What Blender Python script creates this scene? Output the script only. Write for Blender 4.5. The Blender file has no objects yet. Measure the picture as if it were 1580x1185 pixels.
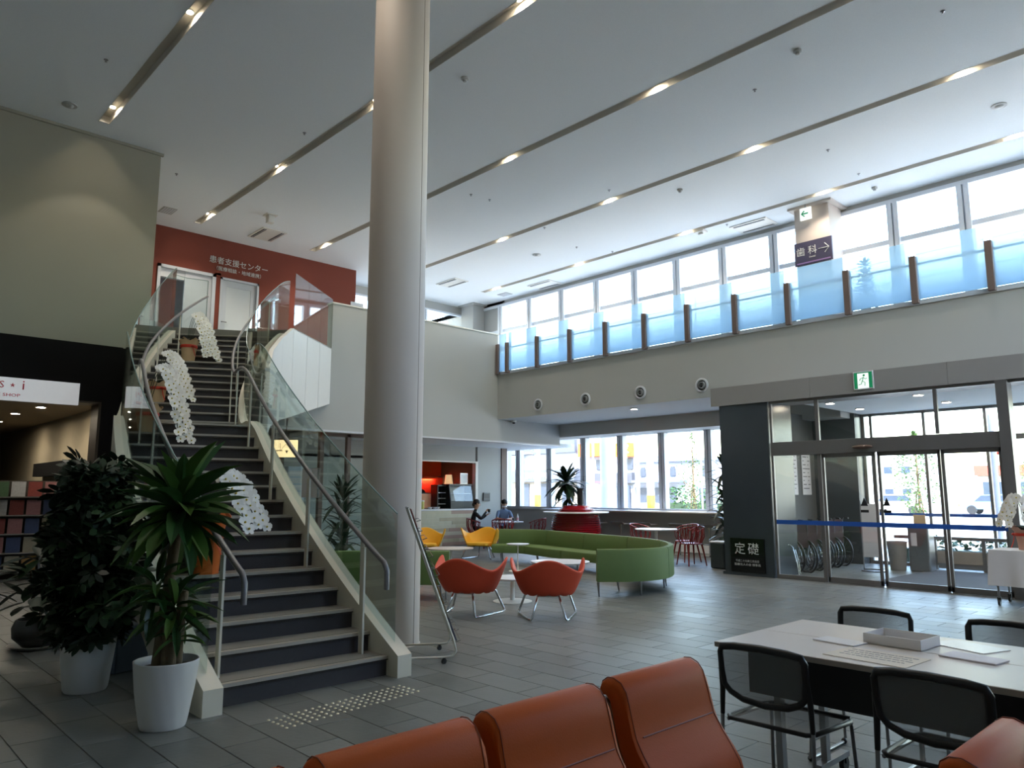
import bpy, bmesh, math, random
from mathutils import Vector, Matrix
random.seed(7)
R = math.radians
C = bpy.context.scene.collection
sc = bpy.context.scene

# ------------------------------------------------------------------ camera, sky, sun, exposure
EYE = 1.4
YAW, PITCH, FPX = R(136.6145), R(8.2858), 1152.65
cam_d = bpy.data.cameras.new('camera'); cam = bpy.data.objects.new('camera', cam_d); C.objects.link(cam)
cam.location = (0, 0, EYE)
fw = Vector((math.cos(YAW)*math.cos(PITCH), math.sin(YAW)*math.cos(PITCH), math.sin(PITCH)))
cam.rotation_euler = fw.to_track_quat('-Z', 'Y').to_euler()
cam_d.sensor_width = 36; cam_d.lens = FPX/1580*36; cam_d.clip_end = 400
sc.camera = cam

w = bpy.data.worlds.new('sky'); sc.world = w; w.use_nodes = True
nt = w.node_tree; nt.nodes.clear()
sky = nt.nodes.new('ShaderNodeTexSky'); sky.sky_type = 'NISHITA'; sky.sun_disc = False
sky.sun_elevation = R(48); sky.sun_rotation = R(150); sky.air_density = 1.3; sky.dust_density = 2.0; sky.ozone_density = 1.5
bg = nt.nodes.new('ShaderNodeBackground'); bg.inputs[1].default_value = 0.85
ow = nt.nodes.new('ShaderNodeOutputWorld')
nt.links.new(sky.outputs[0], bg.inputs[0]); nt.links.new(bg.outputs[0], ow.inputs[0])

sun_d = bpy.data.lights.new('sun', 'SUN'); sun = bpy.data.objects.new('sun', sun_d); C.objects.link(sun)
sun_d.energy = 7.5; sun_d.angle = R(0.6); sun_d.color = (1, .95, .88)
sv = Vector((-0.40, 0.70, -0.80)).normalized()      # travels away from the camera side, so the street fronts are lit
sun.rotation_euler = sv.to_track_quat('-Z', 'Y').to_euler(); sun.location = (0, 0, 30)

def portal(name, x, y, z, sx, sz, rot=(R(-90), 0, 0)):
    d = bpy.data.lights.new(name, 'AREA'); d.shape = 'RECTANGLE'; d.size = sx; d.size_y = sz
    d.cycles.is_portal = True
    o = bpy.data.objects.new(name, d); C.objects.link(o); o.location = (x, y, z); o.rotation_euler = rot
portal('window_portal', -7.2, 15.98, 6.3, 22.5, 2.5)
portal('window_portal', -12.7, 15.98, 1.95, 10.4, 2.1)
portal('window_portal', -1.6, 15.98, 1.6, 9.6, 3.0)

portal('window_portal', 4.3, 8.5, 6.0, 7.0, 2.5, (R(90), 0, R(-90)))  # portal for the added fill window in the right wall
sc.view_settings.view_transform = 'Standard'; sc.view_settings.look = 'None'
sc.view_settings.exposure = 1.5; sc.view_settings.gamma = 1; sc.view_settings.use_curve_mapping = False
cy = sc.cycles
cy.max_bounces = 10; cy.diffuse_bounces = 6; cy.glossy_bounces = 4; cy.transmission_bounces = 4; cy.transparent_max_bounces = 24
cy.sample_clamp_indirect = 6.0; cy.caustics_reflective = False; cy.caustics_refractive = False
cy.use_denoising = True

# ------------------------------------------------------------------ materials
def lin(c):
    return tuple((v/255/12.92 if v/255 <= .04045 else ((v/255+.055)/1.055)**2.4) for v in c)+(1,)
MATS = {}
def M(name, rgb, rough=.6, metal=0, var=.06, scale=8, bump=0, bscale=60, emit=0, spec=.5, coat=0):
    if name in MATS: return MATS[name]
    m = bpy.data.materials.new(name); m.use_nodes = True; n = m.node_tree.nodes; l = m.node_tree.links
    b = n['Principled BSDF']; c = lin(rgb)
    tc = n.new('ShaderNodeTexCoord'); nz = n.new('ShaderNodeTexNoise'); nz.inputs['Scale'].default_value = scale
    nz.inputs['Detail'].default_value = 4
    l.new(tc.outputs['Object'], nz.inputs['Vector'])
    cr = n.new('ShaderNodeMix'); cr.data_type = 'RGBA'
    cr.inputs[6].default_value = tuple(max(0, v*(1-var)) for v in c[:3])+(1,)
    cr.inputs[7].default_value = tuple(min(1, v*(1+var)) for v in c[:3])+(1,)
    l.new(nz.outputs['Fac'], cr.inputs[0]); l.new(cr.outputs[2], b.inputs['Base Color'])
    b.inputs['Roughness'].default_value = rough; b.inputs['Metallic'].default_value = metal
    b.inputs['Specular IOR Level'].default_value = spec
    if coat: b.inputs['Coat Weight'].default_value = coat
    if bump:
        n2 = n.new('ShaderNodeTexNoise'); n2.inputs['Scale'].default_value = bscale; l.new(tc.outputs['Object'], n2.inputs['Vector'])
        bp = n.new('ShaderNodeBump'); bp.inputs['Strength'].default_value = bump; bp.inputs['Distance'].default_value = .01
        l.new(n2.outputs['Fac'], bp.inputs['Height']); l.new(bp.outputs[0], b.inputs['Normal'])
    if emit:
        b.inputs['Emission Color'].default_value = c; b.inputs['Emission Strength'].default_value = emit
    MATS[name] = m; return m
def glass(name, tint=(1, 1, 1), refl=1.0, film=None, ior=1.5, alpha=0.0):
    """thin pane: transparent plus fresnel reflection; film=(z0,z1,rgb) adds a printed frosted film fading upwards"""
    m = bpy.data.materials.new(name); m.use_nodes = True; n = m.node_tree.nodes; l = m.node_tree.links; n.clear()
    out = n.new('ShaderNodeOutputMaterial'); tr = n.new('ShaderNodeBsdfTransparent'); tr.inputs[0].default_value = (*tint, 1)
    gl = n.new('ShaderNodeBsdfGlossy'); gl.inputs['Roughness'].default_value = 0.02; gl.inputs[0].default_value = (refl, refl, refl, 1)
    f0 = ((ior-1)/(ior+1))**2*1.6
    ge = n.new('ShaderNodeNewGeometry'); dt = n.new('ShaderNodeVectorMath'); dt.operation = 'DOT_PRODUCT'
    l.new(ge.outputs['Normal'], dt.inputs[0]); l.new(ge.outputs['Incoming'], dt.inputs[1])
    def mth(op, a, b_): q = n.new('ShaderNodeMath'); q.operation = op; (l.new(a, q.inputs[0]) if not isinstance(a, (int, float)) else setattr(q.inputs[0], 'default_value', a)); (l.new(b_, q.inputs[1]) if not isinstance(b_, (int, float)) else setattr(q.inputs[1], 'default_value', b_)); return q.outputs[0]
    ab = n.new('ShaderNodeMath'); ab.operation = 'ABSOLUTE'; l.new(dt.outputs['Value'], ab.inputs[0])
    sch = mth('ADD', mth('MULTIPLY', mth('POWER', mth('SUBTRACT', 1.0, ab.outputs[0]), 5.0), 1-f0), f0)
    mx = n.new('ShaderNodeMixShader'); l.new(sch, mx.inputs[0]); l.new(tr.outputs[0], mx.inputs[1]); l.new(gl.outputs[0], mx.inputs[2])
    # faint smudges in the pane
    tc = n.new('ShaderNodeTexCoord'); nz = n.new('ShaderNodeTexNoise'); nz.inputs['Scale'].default_value = 3
    l.new(tc.outputs['Object'], nz.inputs['Vector'])
    rm = n.new('ShaderNodeMapRange'); rm.inputs[3].default_value = .01; rm.inputs[4].default_value = .04
    l.new(nz.outputs['Fac'], rm.inputs[0]); l.new(rm.outputs[0], gl.inputs['Roughness'])
    last = mx
    if film:
        z0, z1, rgb, fmax = film
        df = n.new('ShaderNodeBsdfTranslucent'); df.inputs[0].default_value = lin(rgb)
        d2 = n.new('ShaderNodeBsdfDiffuse'); d2.inputs[0].default_value = lin(rgb)
        ad = n.new('ShaderNodeMixShader'); ad.inputs[0].default_value = .25; l.new(df.outputs[0], ad.inputs[1]); l.new(d2.outputs[0], ad.inputs[2])
        sp = n.new('ShaderNodeSeparateXYZ'); l.new(tc.outputs['Object'], sp.inputs[0])
        mr = n.new('ShaderNodeMapRange'); mr.inputs[1].default_value = z0; mr.inputs[2].default_value = z1
        mr.inputs[3].default_value = fmax; mr.inputs[4].default_value = 0.0; l.new(sp.outputs[2], mr.inputs[0])
        m2 = n.new('ShaderNodeMixShader'); l.new(mr.outputs[0], m2.inputs[0]); l.new(mx.outputs[0], m2.inputs[1]); l.new(ad.outputs[0], m2.inputs[2])
        last = m2
    l.new(last.outputs[0], out.inputs[0]); MATS[name] = m; return m

WALL = M('wall_paint', (178, 178, 174), .85, var=.015, scale=2)
WALLW = M('wall_paint_warm', (160, 156, 140), .85, var=.015, scale=2)
CEIL = M('ceiling_board', (238, 241, 242), .95, var=.06, scale=90, bump=.35, bscale=160)
GROOVE = M('groove_metal', (206, 202, 194), .5, metal=0, var=.03)
WHITE = M('white_enamel', (225, 222, 214), .45, var=.02)
FRAMEW = M('window_frame_silver', (206, 208, 212), .4, metal=0, var=.03)
STRING = M('stringer_cream', (214, 207, 190), .5, var=.02)
TILE = M('floor_tile', (98, 100, 98), .32, var=.12, scale=7, bump=.12, bscale=25, spec=.55)
TILES = [M('floor_tile_%s' % s, c, r_+.10, var=.14, scale=6, bump=.12, bscale=25, spec=.4) for s, c, r_ in
         (('dark', (94, 96, 93), .33), ('mid', (101, 103, 100), .30), ('light', (107, 109, 106), .35))]
GROUT = M('floor_grout', (118, 116, 110), .9, var=.05)
RISER = M('stair_riser_carpet', (62, 60, 62), .9, var=.1, scale=50)
TREAD = M('stair_tread', (128, 124, 116), .6, var=.06, scale=20)
NOSE = M('nosing_strip', (178, 170, 158), .35, metal=.4, var=.03)
NOSED = M('nosing_groove', (40, 38, 36), .7)
COLM = M('column_paint', (196, 184, 174), .6, var=.01, scale=2)
DPIL = M('dark_stone_pillar', (58, 64, 68), .25, var=.08, scale=5)
BLACK = M('black_panel', (12, 11, 12), .75, var=.1, spec=.15)
PLQ = M('black_granite', (12, 13, 14), .15, var=.3, scale=200)
CHAR = M('engraved_silver', (205, 205, 200), .4, var=.02)
ORW = M('orange_brown_wall', (122, 56, 40), .8, var=.03, scale=3)
DOORW = M('door_panel_grey', (196, 200, 206), .5, var=.02)
DOORG = M('frosted_door_glass', (208, 212, 214), .3, var=.02)
CHROME = M('chrome', (205, 208, 212), .12, metal=1, var=.03)
STEEL = M('brushed_steel', (150, 150, 152), .3, metal=.9, var=.05)
RAIL = M('handrail_grey', (112, 110, 112), .35, metal=.2, var=.04)
POSTB = M('rail_post_brown', (112, 96, 90), .5, var=.04)
GREEN = M('green_vinyl', (82, 104, 50), .68, var=.05, scale=10, bump=.05, bscale=120)
GREEND = M('green_seam', (52, 72, 34), .7)
ORSHELL = M('orange_shell_fabric', (196, 68, 38), .6, var=.05, scale=14, bump=.08, bscale=150)
ORSEAT = M('orange_seat_fabric', (205, 84, 50), .65, var=.05, scale=14, bump=.08, bscale=150)
YSHELL = M('yellow_shell_fabric', (226, 164, 30), .6, var=.05, scale=14, bump=.08, bscale=150)
YSEAT = M('yellow_seat_fabric', (232, 172, 44), .65, var=.05, scale=14, bump=.08, bscale=150)
BENCH = M('orange_vinyl', (178, 80, 22), .52, var=.06, scale=5, bump=.06, bscale=240, spec=.22)
BENCHS = M('orange_piping', (128, 56, 26), .5)
BSHELL = M('bench_shell_brown', (128, 92, 70), .4, var=.04)
WTOP = M('white_laminate', (222, 220, 222), .3, var=.015)
DTOP = M('pale_wood_laminate', (214, 206, 198), .32, var=.03, scale=3)
DEDGE = M('laminate_edge', (160, 148, 136), .5)
BLKP = M('black_plastic', (24, 25, 28), .4, var=.05)
REDP = M('red_plastic', (132, 30, 24), .35, var=.05)
REDJ = M('red_lacquer', (140, 14, 26), .22, var=.05, coat=.5)
MAGS = [M('cover_%s' % nme, tuple(v*.72 for v in c), .5, var=.25, scale=30) for nme, c in (('blue', (70, 90, 140)), ('grey', (130, 132, 138)), ('red', (170, 70, 60)), ('cream', (214, 200, 170)), ('green', (80, 120, 80)), ('pink', (206, 140, 140)), ('ochre', (190, 140, 60)), ('white', (220, 222, 224)))]
POTW = M('white_planter', (205, 202, 198), .4, var=.02)
SOIL = M('soil', (56, 44, 34), .95, var=.3, scale=40)
BARK = M('bark', (96, 82, 60), .85, var=.25, scale=25, bump=.4, bscale=50)
LEAF = M('leaf_green', (40, 74, 32), .4, var=.25, scale=12)
LEAFY = M('leaf_yellow_green', (66, 96, 38), .4, var=.2, scale=12)
LEAFD = M('leaf_dark', (28, 50, 28), .45, var=.25, scale=12)
PETAL = M('orchid_petal', (236, 234, 228), .6, var=.03)
PETC = M('orchid_centre', (200, 180, 70), .6)
STEM = M('orchid_stem', (60, 72, 48), .6)
WRAPO = M('orange_wrap', (222, 110, 36), .6, var=.08, scale=10)
WRAPB = M('beige_wrap', (206, 176, 136), .65, var=.06)
RIBR = M('red_ribbon', (204, 58, 34), .5, var=.08)
FAB = M('white_tablecloth', (214, 210, 208), .85, var=.02)
SKIN = M('skin', (190, 148, 122), .6, var=.04)
SHIRTB = M('blue_shirt', (112, 130, 158), .85, var=.05)
CLOTHK = M('black_clothes', (22, 21, 24), .85, var=.1)
HAIR = M('dark_hair', (22, 18, 17), .55, var=.1)
BLUET = M('blue_tape', (28, 84, 170), .5, var=.05)
GLS = glass('window_glass', (.96, .985, .98))
GLS_R = glass('stair_glass', (.86, .93, .91), refl=.9)
GLS_F = glass('mezzanine_film_glass', (.93, .97, .98), film=(4.45, 6.3, (182, 210, 228), .95))
GLS_E = glass('entrance_glass', (.90, .93, .93), refl=1.0, ior=1.6)

# ------------------------------------------------------------------ mesh builder
class MB:
    def __init__(s): s.v = []; s.f = []; s.mi = []; s.cur = 0
    def add(s, vs, fs):
        o = len(s.v); s.v += [tuple(p) for p in vs]
        for f in fs: s.f.append(tuple(i+o for i in f)); s.mi.append(s.cur)
        return s
    def bx(s, x0, x1, y0, y1, z0, z1, M_=None):
        vs = [(x, y, z) for x in (x0, x1) for y in (y0, y1) for z in (z0, z1)]
        if M_ is not None: vs = [M_ @ Vector(p) for p in vs]
        return s.add(vs, [(0, 1, 3, 2), (4, 6, 7, 5), (0, 4, 5, 1), (2, 3, 7, 6), (0, 2, 6, 4), (1, 5, 7, 3)])
    def rbox(s, cx, cy, cz, sx, sy, sz, r=.01, rz=0):
        """box with rounded vertical outline and small top/bottom bevels"""
        r = min(r, sx/2.01, sy/2.01, sz/2.01); M_ = Matrix.Translation((cx, cy, cz)) @ Matrix.Rotation(rz, 4, 'Z')
        def loop(ins, z):
            pts = []
            rr = max(r-ins, 1e-4)
            for k, (ax, ay) in enumerate(((1, 1), (-1, 1), (-1, -1), (1, -1))):
                for t in (0, 45, 90):
                    a = R(90*k+t)
                    pts.append(M_ @ Vector((ax*(sx/2-r)+rr*math.cos(a), ay*(sy/2-r)+rr*math.sin(a), z)))
            return pts
        L = [loop(r*.5, -sz/2), loop(0, -sz/2+r*.6), loop(0, sz/2-r*.6), loop(r*.5, sz/2)]
        vs = [p for q in L for p in q]; n = 12
        fs = [tuple(range(n-1, -1, -1)), tuple(range(3*n, 4*n))]
        for k in range(3):
            for i in range(n): j = (i+1) % n; fs.append((k*n+i, k*n+j, (k+1)*n+j, (k+1)*n+i))
        return s.add(vs, fs)
    def tube(s, pts, r, n=8, closed=False, flat=1.0):
        pts = [Vector(p) for p in pts]; N = len(pts); rs = r if isinstance(r, (list, tuple)) else [r]*N
        vs = []; prev = None
        for i, p in enumerate(pts):
            a = pts[i-1] if (i > 0 or closed) else p; b = pts[(i+1) % N] if (i < N-1 or closed) else p
            t = (b-a); t = t.normalized() if t.length > 1e-9 else Vector((0, 0, 1))
            if prev is None:
                u = t.cross(Vector((0, 0, 1)));
                if u.length < 1e-3: u = t.cross(Vector((1, 0, 0)))
            else: u = prev - t*prev.dot(t)
            u.normalize(); prev = u; v = t.cross(u)
            for k in range(n):
                th = 2*math.pi*k/n; vs.append(p+u*math.cos(th)*rs[i]+v*math.sin(th)*rs[i]*flat)
        fs = []
        for i in range(N if closed else N-1):
            j = (i+1) % N
            for k in range(n): fs.append((i*n+k, i*n+(k+1) % n, j*n+(k+1) % n, j*n+k))
        if not closed: fs += [tuple(range(n-1, -1, -1)), tuple(range((N-1)*n, N*n))]
        return s.add(vs, fs)
    def lathe(s, prof, n=24, c=(0, 0, 0)):
        vs = []; fs = []; m = len(prof)
        for i in range(n):
            a = 2*math.pi*i/n
            for r, z in prof: vs.append((c[0]+r*math.cos(a), c[1]+r*math.sin(a), c[2]+z))
        for i in range(n):
            j = (i+1) % n
            for k in range(m-1): fs.append((i*m+k, j*m+k, j*m+k+1, i*m+k+1))
        if prof[0][0] > 1e-6: fs.append(tuple(i*m for i in range(n-1, -1, -1)))
        if prof[-1][0] > 1e-6: fs.append(tuple(i*m+m-1 for i in range(n)))
        return s.add(vs, fs)
    def cyl(s, x, y, z0, z1, r, n=16): return s.lathe([(r, z0), (r, z1)], n, (x, y, 0))
    def prism(s, poly, w0, w1, ax='y'):
        """poly in the plane across axis ax, extruded from w0 to w1 along it: ax y -> (x,z), ax x -> (y,z), ax z -> (x,y)"""
        f = {'y': lambda a, b, w_: (a, w_, b), 'x': lambda a, b, w_: (w_, a, b), 'z': lambda a, b, w_: (a, b, w_)}[ax]
        n = len(poly); vs = [f(a, b, w0) for a, b in poly]+[f(a, b, w1) for a, b in poly]
        return s.add(vs, [tuple(range(n)), tuple(range(2*n-1, n-1, -1))]+[(i, i+n, (i+1) % n+n, (i+1) % n) for i in range(n)])
    def grid(s, fn, nu, nv, closeu=False):
        vs = [fn(i/(nu if closeu else nu-1), j/(nv-1)) for i in range(nu) for j in range(nv)]
        fs = [(i*nv+j, ((i+1) % nu)*nv+j, ((i+1) % nu)*nv+j+1, i*nv+j+1) for i in range(nu if closeu else nu-1) for j in range(nv-1)]
        return s.add(vs, fs)
    def ball(s, c, rx, ry=None, rz=None, n=12, m=8):
        ry = ry or rx; rz = rz or rx
        prof = [(math.sin(math.pi*k/m), -math.cos(math.pi*k/m)) for k in range(m+1)]
        vs = []; fs = []
        for i in range(n):
            a = 2*math.pi*i/n
            for q, z in prof: vs.append((c[0]+rx*q*math.cos(a), c[1]+ry*q*math.sin(a), c[2]+rz*z))
        for i in range(n):
            j = (i+1) % n
            for k in range(m): fs.append((i*(m+1)+k, j*(m+1)+k, j*(m+1)+k+1, i*(m+1)+k+1))
        return s.add(vs, fs)
    def mesh(s, name, mats, smooth=None, fix=True):
        me = bpy.data.meshes.new(name); me.from_pydata(s.v, [], s.f); me.update()
        if not isinstance(mats, (list, tuple)): mats = [mats]
        for m in mats: me.materials.append(m)
        if len(mats) > 1:
            for p, k in zip(me.polygons, s.mi): p.material_index = k
        bm = bmesh.new(); bm.from_mesh(me)
        if fix: bmesh.ops.remove_doubles(bm, verts=bm.verts, dist=1e-5); bmesh.ops.recalc_face_normals(bm, faces=bm.faces)
        bm.to_mesh(me); bm.free()
        if smooth is not None:
            for p in me.polygons: p.use_smooth = True
            me.set_sharp_from_angle(angle=R(smooth))
        return me
    def build(s, name, mats, parent=None, smooth=None, world=False, fix=True, bevel=0):
        me = s.mesh(name, mats, smooth, fix)
        if world and parent is not None: me.transform(pmat(parent).inverted())
        o = bpy.data.objects.new(name, me); C.objects.link(o)
        if parent is not None: o.parent = parent
        if bevel:
            b = o.modifiers.new('bevel', 'BEVEL'); b.width = bevel; b.segments = 2; b.limit_method = 'ANGLE'
        return o
def pmat(o):
    m = o.matrix_basis.copy()
    while o.parent: o = o.parent; m = o.matrix_basis @ m
    return m
def thing(name, label, cat, loc=(0, 0, 0), rz=0, group=None):
    o = bpy.data.objects.new(name, None); C.objects.link(o); o.empty_display_size = .1
    o.location = loc; o.rotation_euler = (0, 0, rz); o['label'] = label; o['category'] = cat
    if group: o['group'] = group
    return o
def tag(o, label, cat, group=None, kind=None):
    o['label'] = label; o['category'] = cat
    if group: o['group'] = group
    if kind: o['kind'] = kind
    return o
def struct(o): o['kind'] = 'structure'; return o
def stuff(o): o['kind'] = 'stuff'; return o
def copy_tree(o, parent=None):
    c = o.copy(); C.objects.link(c); c.parent = parent
    for ch in list(o.children): copy_tree(ch, c)
    return c
def dup(root, loc, rz, label, group=None):
    r = copy_tree(root); r.location = loc; r.rotation_euler = (0, 0, rz); r['label'] = label
    if group: r['group'] = group
    return r
def piece(name, me, parent, loc, rot=(0, 0, 0), scale=None):
    o = bpy.data.objects.new(name, me); C.objects.link(o); o.parent = parent; o.location = loc; o.rotation_euler = rot
    if scale is not None: o.scale = scale if isinstance(scale, tuple) else (scale,)*3
    return o
def text(name, body, size, mat, parent, mw, depth=.003, align='CENTER', squash=1):
    """flat raised lettering; mw = world matrix whose X runs along the words and Y up"""
    cu = bpy.data.curves.new(name, 'FONT'); cu.body = body; cu.size = size; cu.align_x = align; cu.align_y = 'CENTER'; cu.extrude = depth; cu.resolution_u = 2
    t = bpy.data.objects.new(name, cu); C.objects.link(t)
    dg = bpy.context.evaluated_depsgraph_get(); me = bpy.data.meshes.new_from_object(t.evaluated_get(dg))
    bpy.data.objects.remove(t)
    me.transform(mw @ Matrix.Scale(squash, 4, (1, 0, 0))); me.materials.clear(); me.materials.append(mat)
    if parent is not None: me.transform(pmat(parent).inverted())
    o = bpy.data.objects.new(name, me); C.objects.link(o)
    if parent is not None: o.parent = parent
    return o
def frame_at(loc, xdir, up=(0, 0, 1)):
    x = Vector(xdir).normalized(); y = Vector(up).normalized(); z = x.cross(y)
    m = Matrix((x, y, z)).transposed().to_4x4(); m.translation = Vector(loc); return m
FACE_X = lambda x, y, z: frame_at((x, y, z), (0, 1, 0))      # lettering that faces +X
FACE_Y = lambda x, y, z: frame_at((x, y, z), (1, 0, 0))      # lettering that faces -Y

# ------------------------------------------------------------------ floor of tiles
ZC = 7.45; MZ = 4.42; SLAB = 3.24; YF = 15.75
b = MB(); b.bx(-24, 4, -4, 16.0, -.2, -.004); floor = struct(b.build('floor', GROUT))
TX, TY = .566, .283
tile_me = []
for mt in TILES:
    t = MB(); t.rbox(0, 0, -.004, TX-.005, TY-.005, .012, r=.003); tile_me.append(t.mesh('tile', mt, smooth=40))
rest = [MB(), MB(), MB()]; near = []
j0 = int(-4/TY)-1
for j in range(j0, int(YF/TY)+1):
    yc = 1.56+.26+TY*(j-6)-.12
    off = (TX/2 if j % 2 else 0)
    for i in range(-44, 8):
        xc = -4.0+off+TX/2+TX*i
        if xc < -23.8 or xc > 3.9 or yc > YF-.1 or yc < -3.9: continue
        d = fw.x*xc+fw.y*yc
        # seen by the camera?
        v = Vector((xc, yc, -EYE)); rt = Vector((math.sin(YAW), -math.cos(YAW), 0)); z = v.dot(fw)
        vis = z > .5 and abs(v.dot(rt)/z*FPX) < 830 and (v.dot(fw.cross(rt)*-1)/z*FPX) > -640
        k = (i*7+j*13+(i*j) % 5) % 3
        covered = (-14.6 < xc < -4.95 and 2.0 < yc < 5.8 and (xc < -5.5)) or (xc < -16)
        near.append((z if (vis and not covered) else 1e9, xc, yc, k))
near.sort()
for n_, (z, xc, yc, k) in enumerate(near):
    if n_ < 295 and z < 1e8: piece('tile', tile_me[k], floor, (xc, yc, 0))
    else: rest[k].bx(xc-TX/2+.0025, xc+TX/2-.0025, yc-TY/2+.0025, yc+TY/2-.0025, -.008, .002)
for k in range(3): stuff(rest[k].build('tile_field', TILES[k], floor))

# ------------------------------------------------------------------ ceiling with lighting grooves
GY = [3.06, 5.97, 8.83, 11.72, 14.55]; GX0 = [-13.05, -16.7, -16.7, -16.7, -16.7]; GW = .085
b = MB(); ys = [-4]+[v for g in GY for v in (g-GW, g+GW)]+[16.0]
for k in range(0, len(ys), 2): b.bx(-20, 4, ys[k], ys[k+1], ZC, ZC+.12)
for g, x0 in zip(GY, GX0): b.bx(-20, x0, g-GW, g+GW, ZC, ZC+.12)
b.bx(-20, 4, -4, 16, ZC+.13, ZC+.25)
struct(b.build('ceiling', CEIL))
for k, (g, x0) in enumerate(zip(GY, GX0)):
    b = MB(); b.bx(x0, 4, g-GW, g+GW, ZC+.112, ZC+.125)
    b.bx(x0, 4, g-GW, g-GW+.006, ZC-.004, ZC+.12); b.bx(x0, 4, g+GW-.006, g+GW, ZC-.004, ZC+.12); b.bx(x0, x0+.02, g-GW, g+GW, ZC-.004, ZC+.12)
    struct(b.build('trim_%d' % (k+1), GROOVE))
LAMPM = M('lamp_lens', (255, 240, 214), .5, emit=130)
def downlight(x, y, z=ZC+.112, power=16, label='', group='ceiling groove downlights', size=125, r=.045, blend=.6):
    t = thing('downlight', label, 'light', (x, y, z), 0, group)
    b = MB(); b.lathe([(r+.012, 0), (r+.012, -.02), (r, -.02), (r, -.004), (0, -.004)], 20); b.build('lamp_ring', WHITE, t, smooth=40)
    b = MB(); b.lathe([(r*.85, -.006), (r*.8, -.014), (0, -.018)], 16); b.build('lens', LAMPM, t, smooth=60)
    d = bpy.data.lights.new('bulb', 'SPOT'); d.energy = power; d.color = (1, .90, .76); d.spot_size = R(size); d.spot_blend = blend; d.shadow_soft_size = .03
    o = bpy.data.objects.new('bulb', d); C.objects.link(o); o.parent = t; o.location = (0, 0, -.03)
    return t
ordn = ['first', 'second', 'third', 'fourth', 'fifth']
for k, g in enumerate(GY):
    for i, x in enumerate([-2.85, -6.2, -9.5, -12.85, -16.2]):
        if k == 0:
            if i == 4: continue
            x = [-2.7, -6.0, -9.3, -12.6][i]
        if k in (1,) and i == 0: continue
        downlight(x, g, power=16 if (k == 0 and i == 3) else 42, size=84 if (k == 0 and i == 3) else 120, blend=.25 if (k == 0 and i == 3) else .6,
                  label='warm downlight in the %s groove from the left, %s from its right end' % (ordn[k], ordn[i]))

# ------------------------------------------------------------------ walls
XL = -13.6; XH = -13.97
b = MB(); b.bx(XL-.3, XL, -4, 4.15, 3.82, ZC); b.bx(XL-.02, XL+.03, -4, 4.19, ZC-.05, ZC)
b.bx(-17.4, XL-.3, 3.95, 4.15, MZ, ZC); struct(b.build('wall_left', WALLW))
b = MB(); b.bx(-17.62, -17.4, 4.15, 5.42, MZ, ZC); b.bx(-17.62, -17.4, 5.42, 6.85, 6.55, ZC); b.bx(-17.62, -17.4, 6.70, 6.84, MZ, 6.6)
b.bx(-17.62, -17.4, 6.84, 7.80, 6.52, ZC); b.bx(-17.62, -17.4, 7.80, 10.55, MZ, ZC)
struct(b.build('wall_upper', ORW))
b = MB(); b.bx(-17.62, -17.4, 10.55, 10.75, MZ, 6.55); b.bx(-17.42, -17.38, 10.4, 10.8, 6.45, 6.55); struct(b.build('trim_6', FRAMEW))
# half wall of the upper floor
b = MB(); b.bx(XH-.2, XH, 7.93, 12.70, 2.70, 5.42); b.bx(XH-.2, XH, 12.70, 15.0, 2.70, 3.30); b.bx(XH-.2, XH, 6.1, 7.93, 2.70, 3.95)
struct(b.build('wall_half', WALL))
b = MB(); b.bx(XH-.22, XH+.02, 7.91, 12.72, 5.42, 5.45); struct(b.build('trim_7', WHITE))
b = MB(); b.bx(XH-.2, XH+.015, 6.1, 15.0, 2.66, 2.70); struct(b.build('trim_8', FRAMEW))
# upper floor slabs
b = MB(); b.bx(-24, XH-.2, 6.4, 16.0, 3.9, MZ); b.bx(-24, -14.3, -4, 6.4, 3.9, MZ); b.bx(-14.3, -13.62, -4, 4.14, 3.9, MZ-.1)
struct(b.build('floor_upper', WALL))
b = MB(); b.bx(XH-.25, 4, 12.70, 16.0, SLAB, MZ-.02); struct(b.build('floor_mezzanine', WALL))
b = MB(); b.bx(XH, 4, 12.66, 12.74, MZ-.05, MZ+.02); struct(b.build('trim_9', FRAMEW))
# drop beam in front of the lower windows, wall below sill, wall above
b = MB(); b.bx(-16.95, -6.3, 15.0, 16.0, 2.90, SLAB); b.bx(-24, -16.95, 15.7, 16.0, 0, ZC); b.bx(-16.95, -7.2, 15.7, 16.0, 0, .93)
b.bx(-16.95, 4, 15.7, 16.0, SLAB, 5.0); b.bx(-7.2, 4, 15.7, 16.0, 3.02, SLAB); b.bx(-24, 4, 15.7, 16.0, 7.32, ZC)
struct(b.build('wall_window', WALL))
b = MB(); b.bx(-17.4, XH-.19, 8.0, 15.7, 2.665, 2.75); struct(b.build('ceiling_cafe', CEIL))
b = MB(); b.bx(4, 4.2, -4, 16, 0, 4.8); b.bx(4, 4.2, -4, 16, 7.2, ZC); b.bx(4, 4.2, -4, 5, 4.8, 7.2); b.bx(4, 4.2, 12, 16, 4.8, 7.2); struct(b.build('wall_right', WALL))
b = MB(); b.bx(-24, 4.2, -4.2, -4, 0, ZC); struct(b.build('wall_back', WALL))
b = MB(); b.bx(-24.2, -24, -4.2, 9.5, 0, MZ); b.bx(-18.85, -18.65, 4, 10.8, MZ, ZC); b.bx(-18.85, -18.65, 10.8, 15.75, MZ, 5.0); b.bx(-18.85, -18.65, 10.8, 15.75, 7.2, ZC); b.bx(-24.2, -24, 9.5, 16, 0, 3.9); b.bx(-20, -13.9, -4, -3.8, MZ, ZC); struct(b.build('wall_far', WALL))

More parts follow.
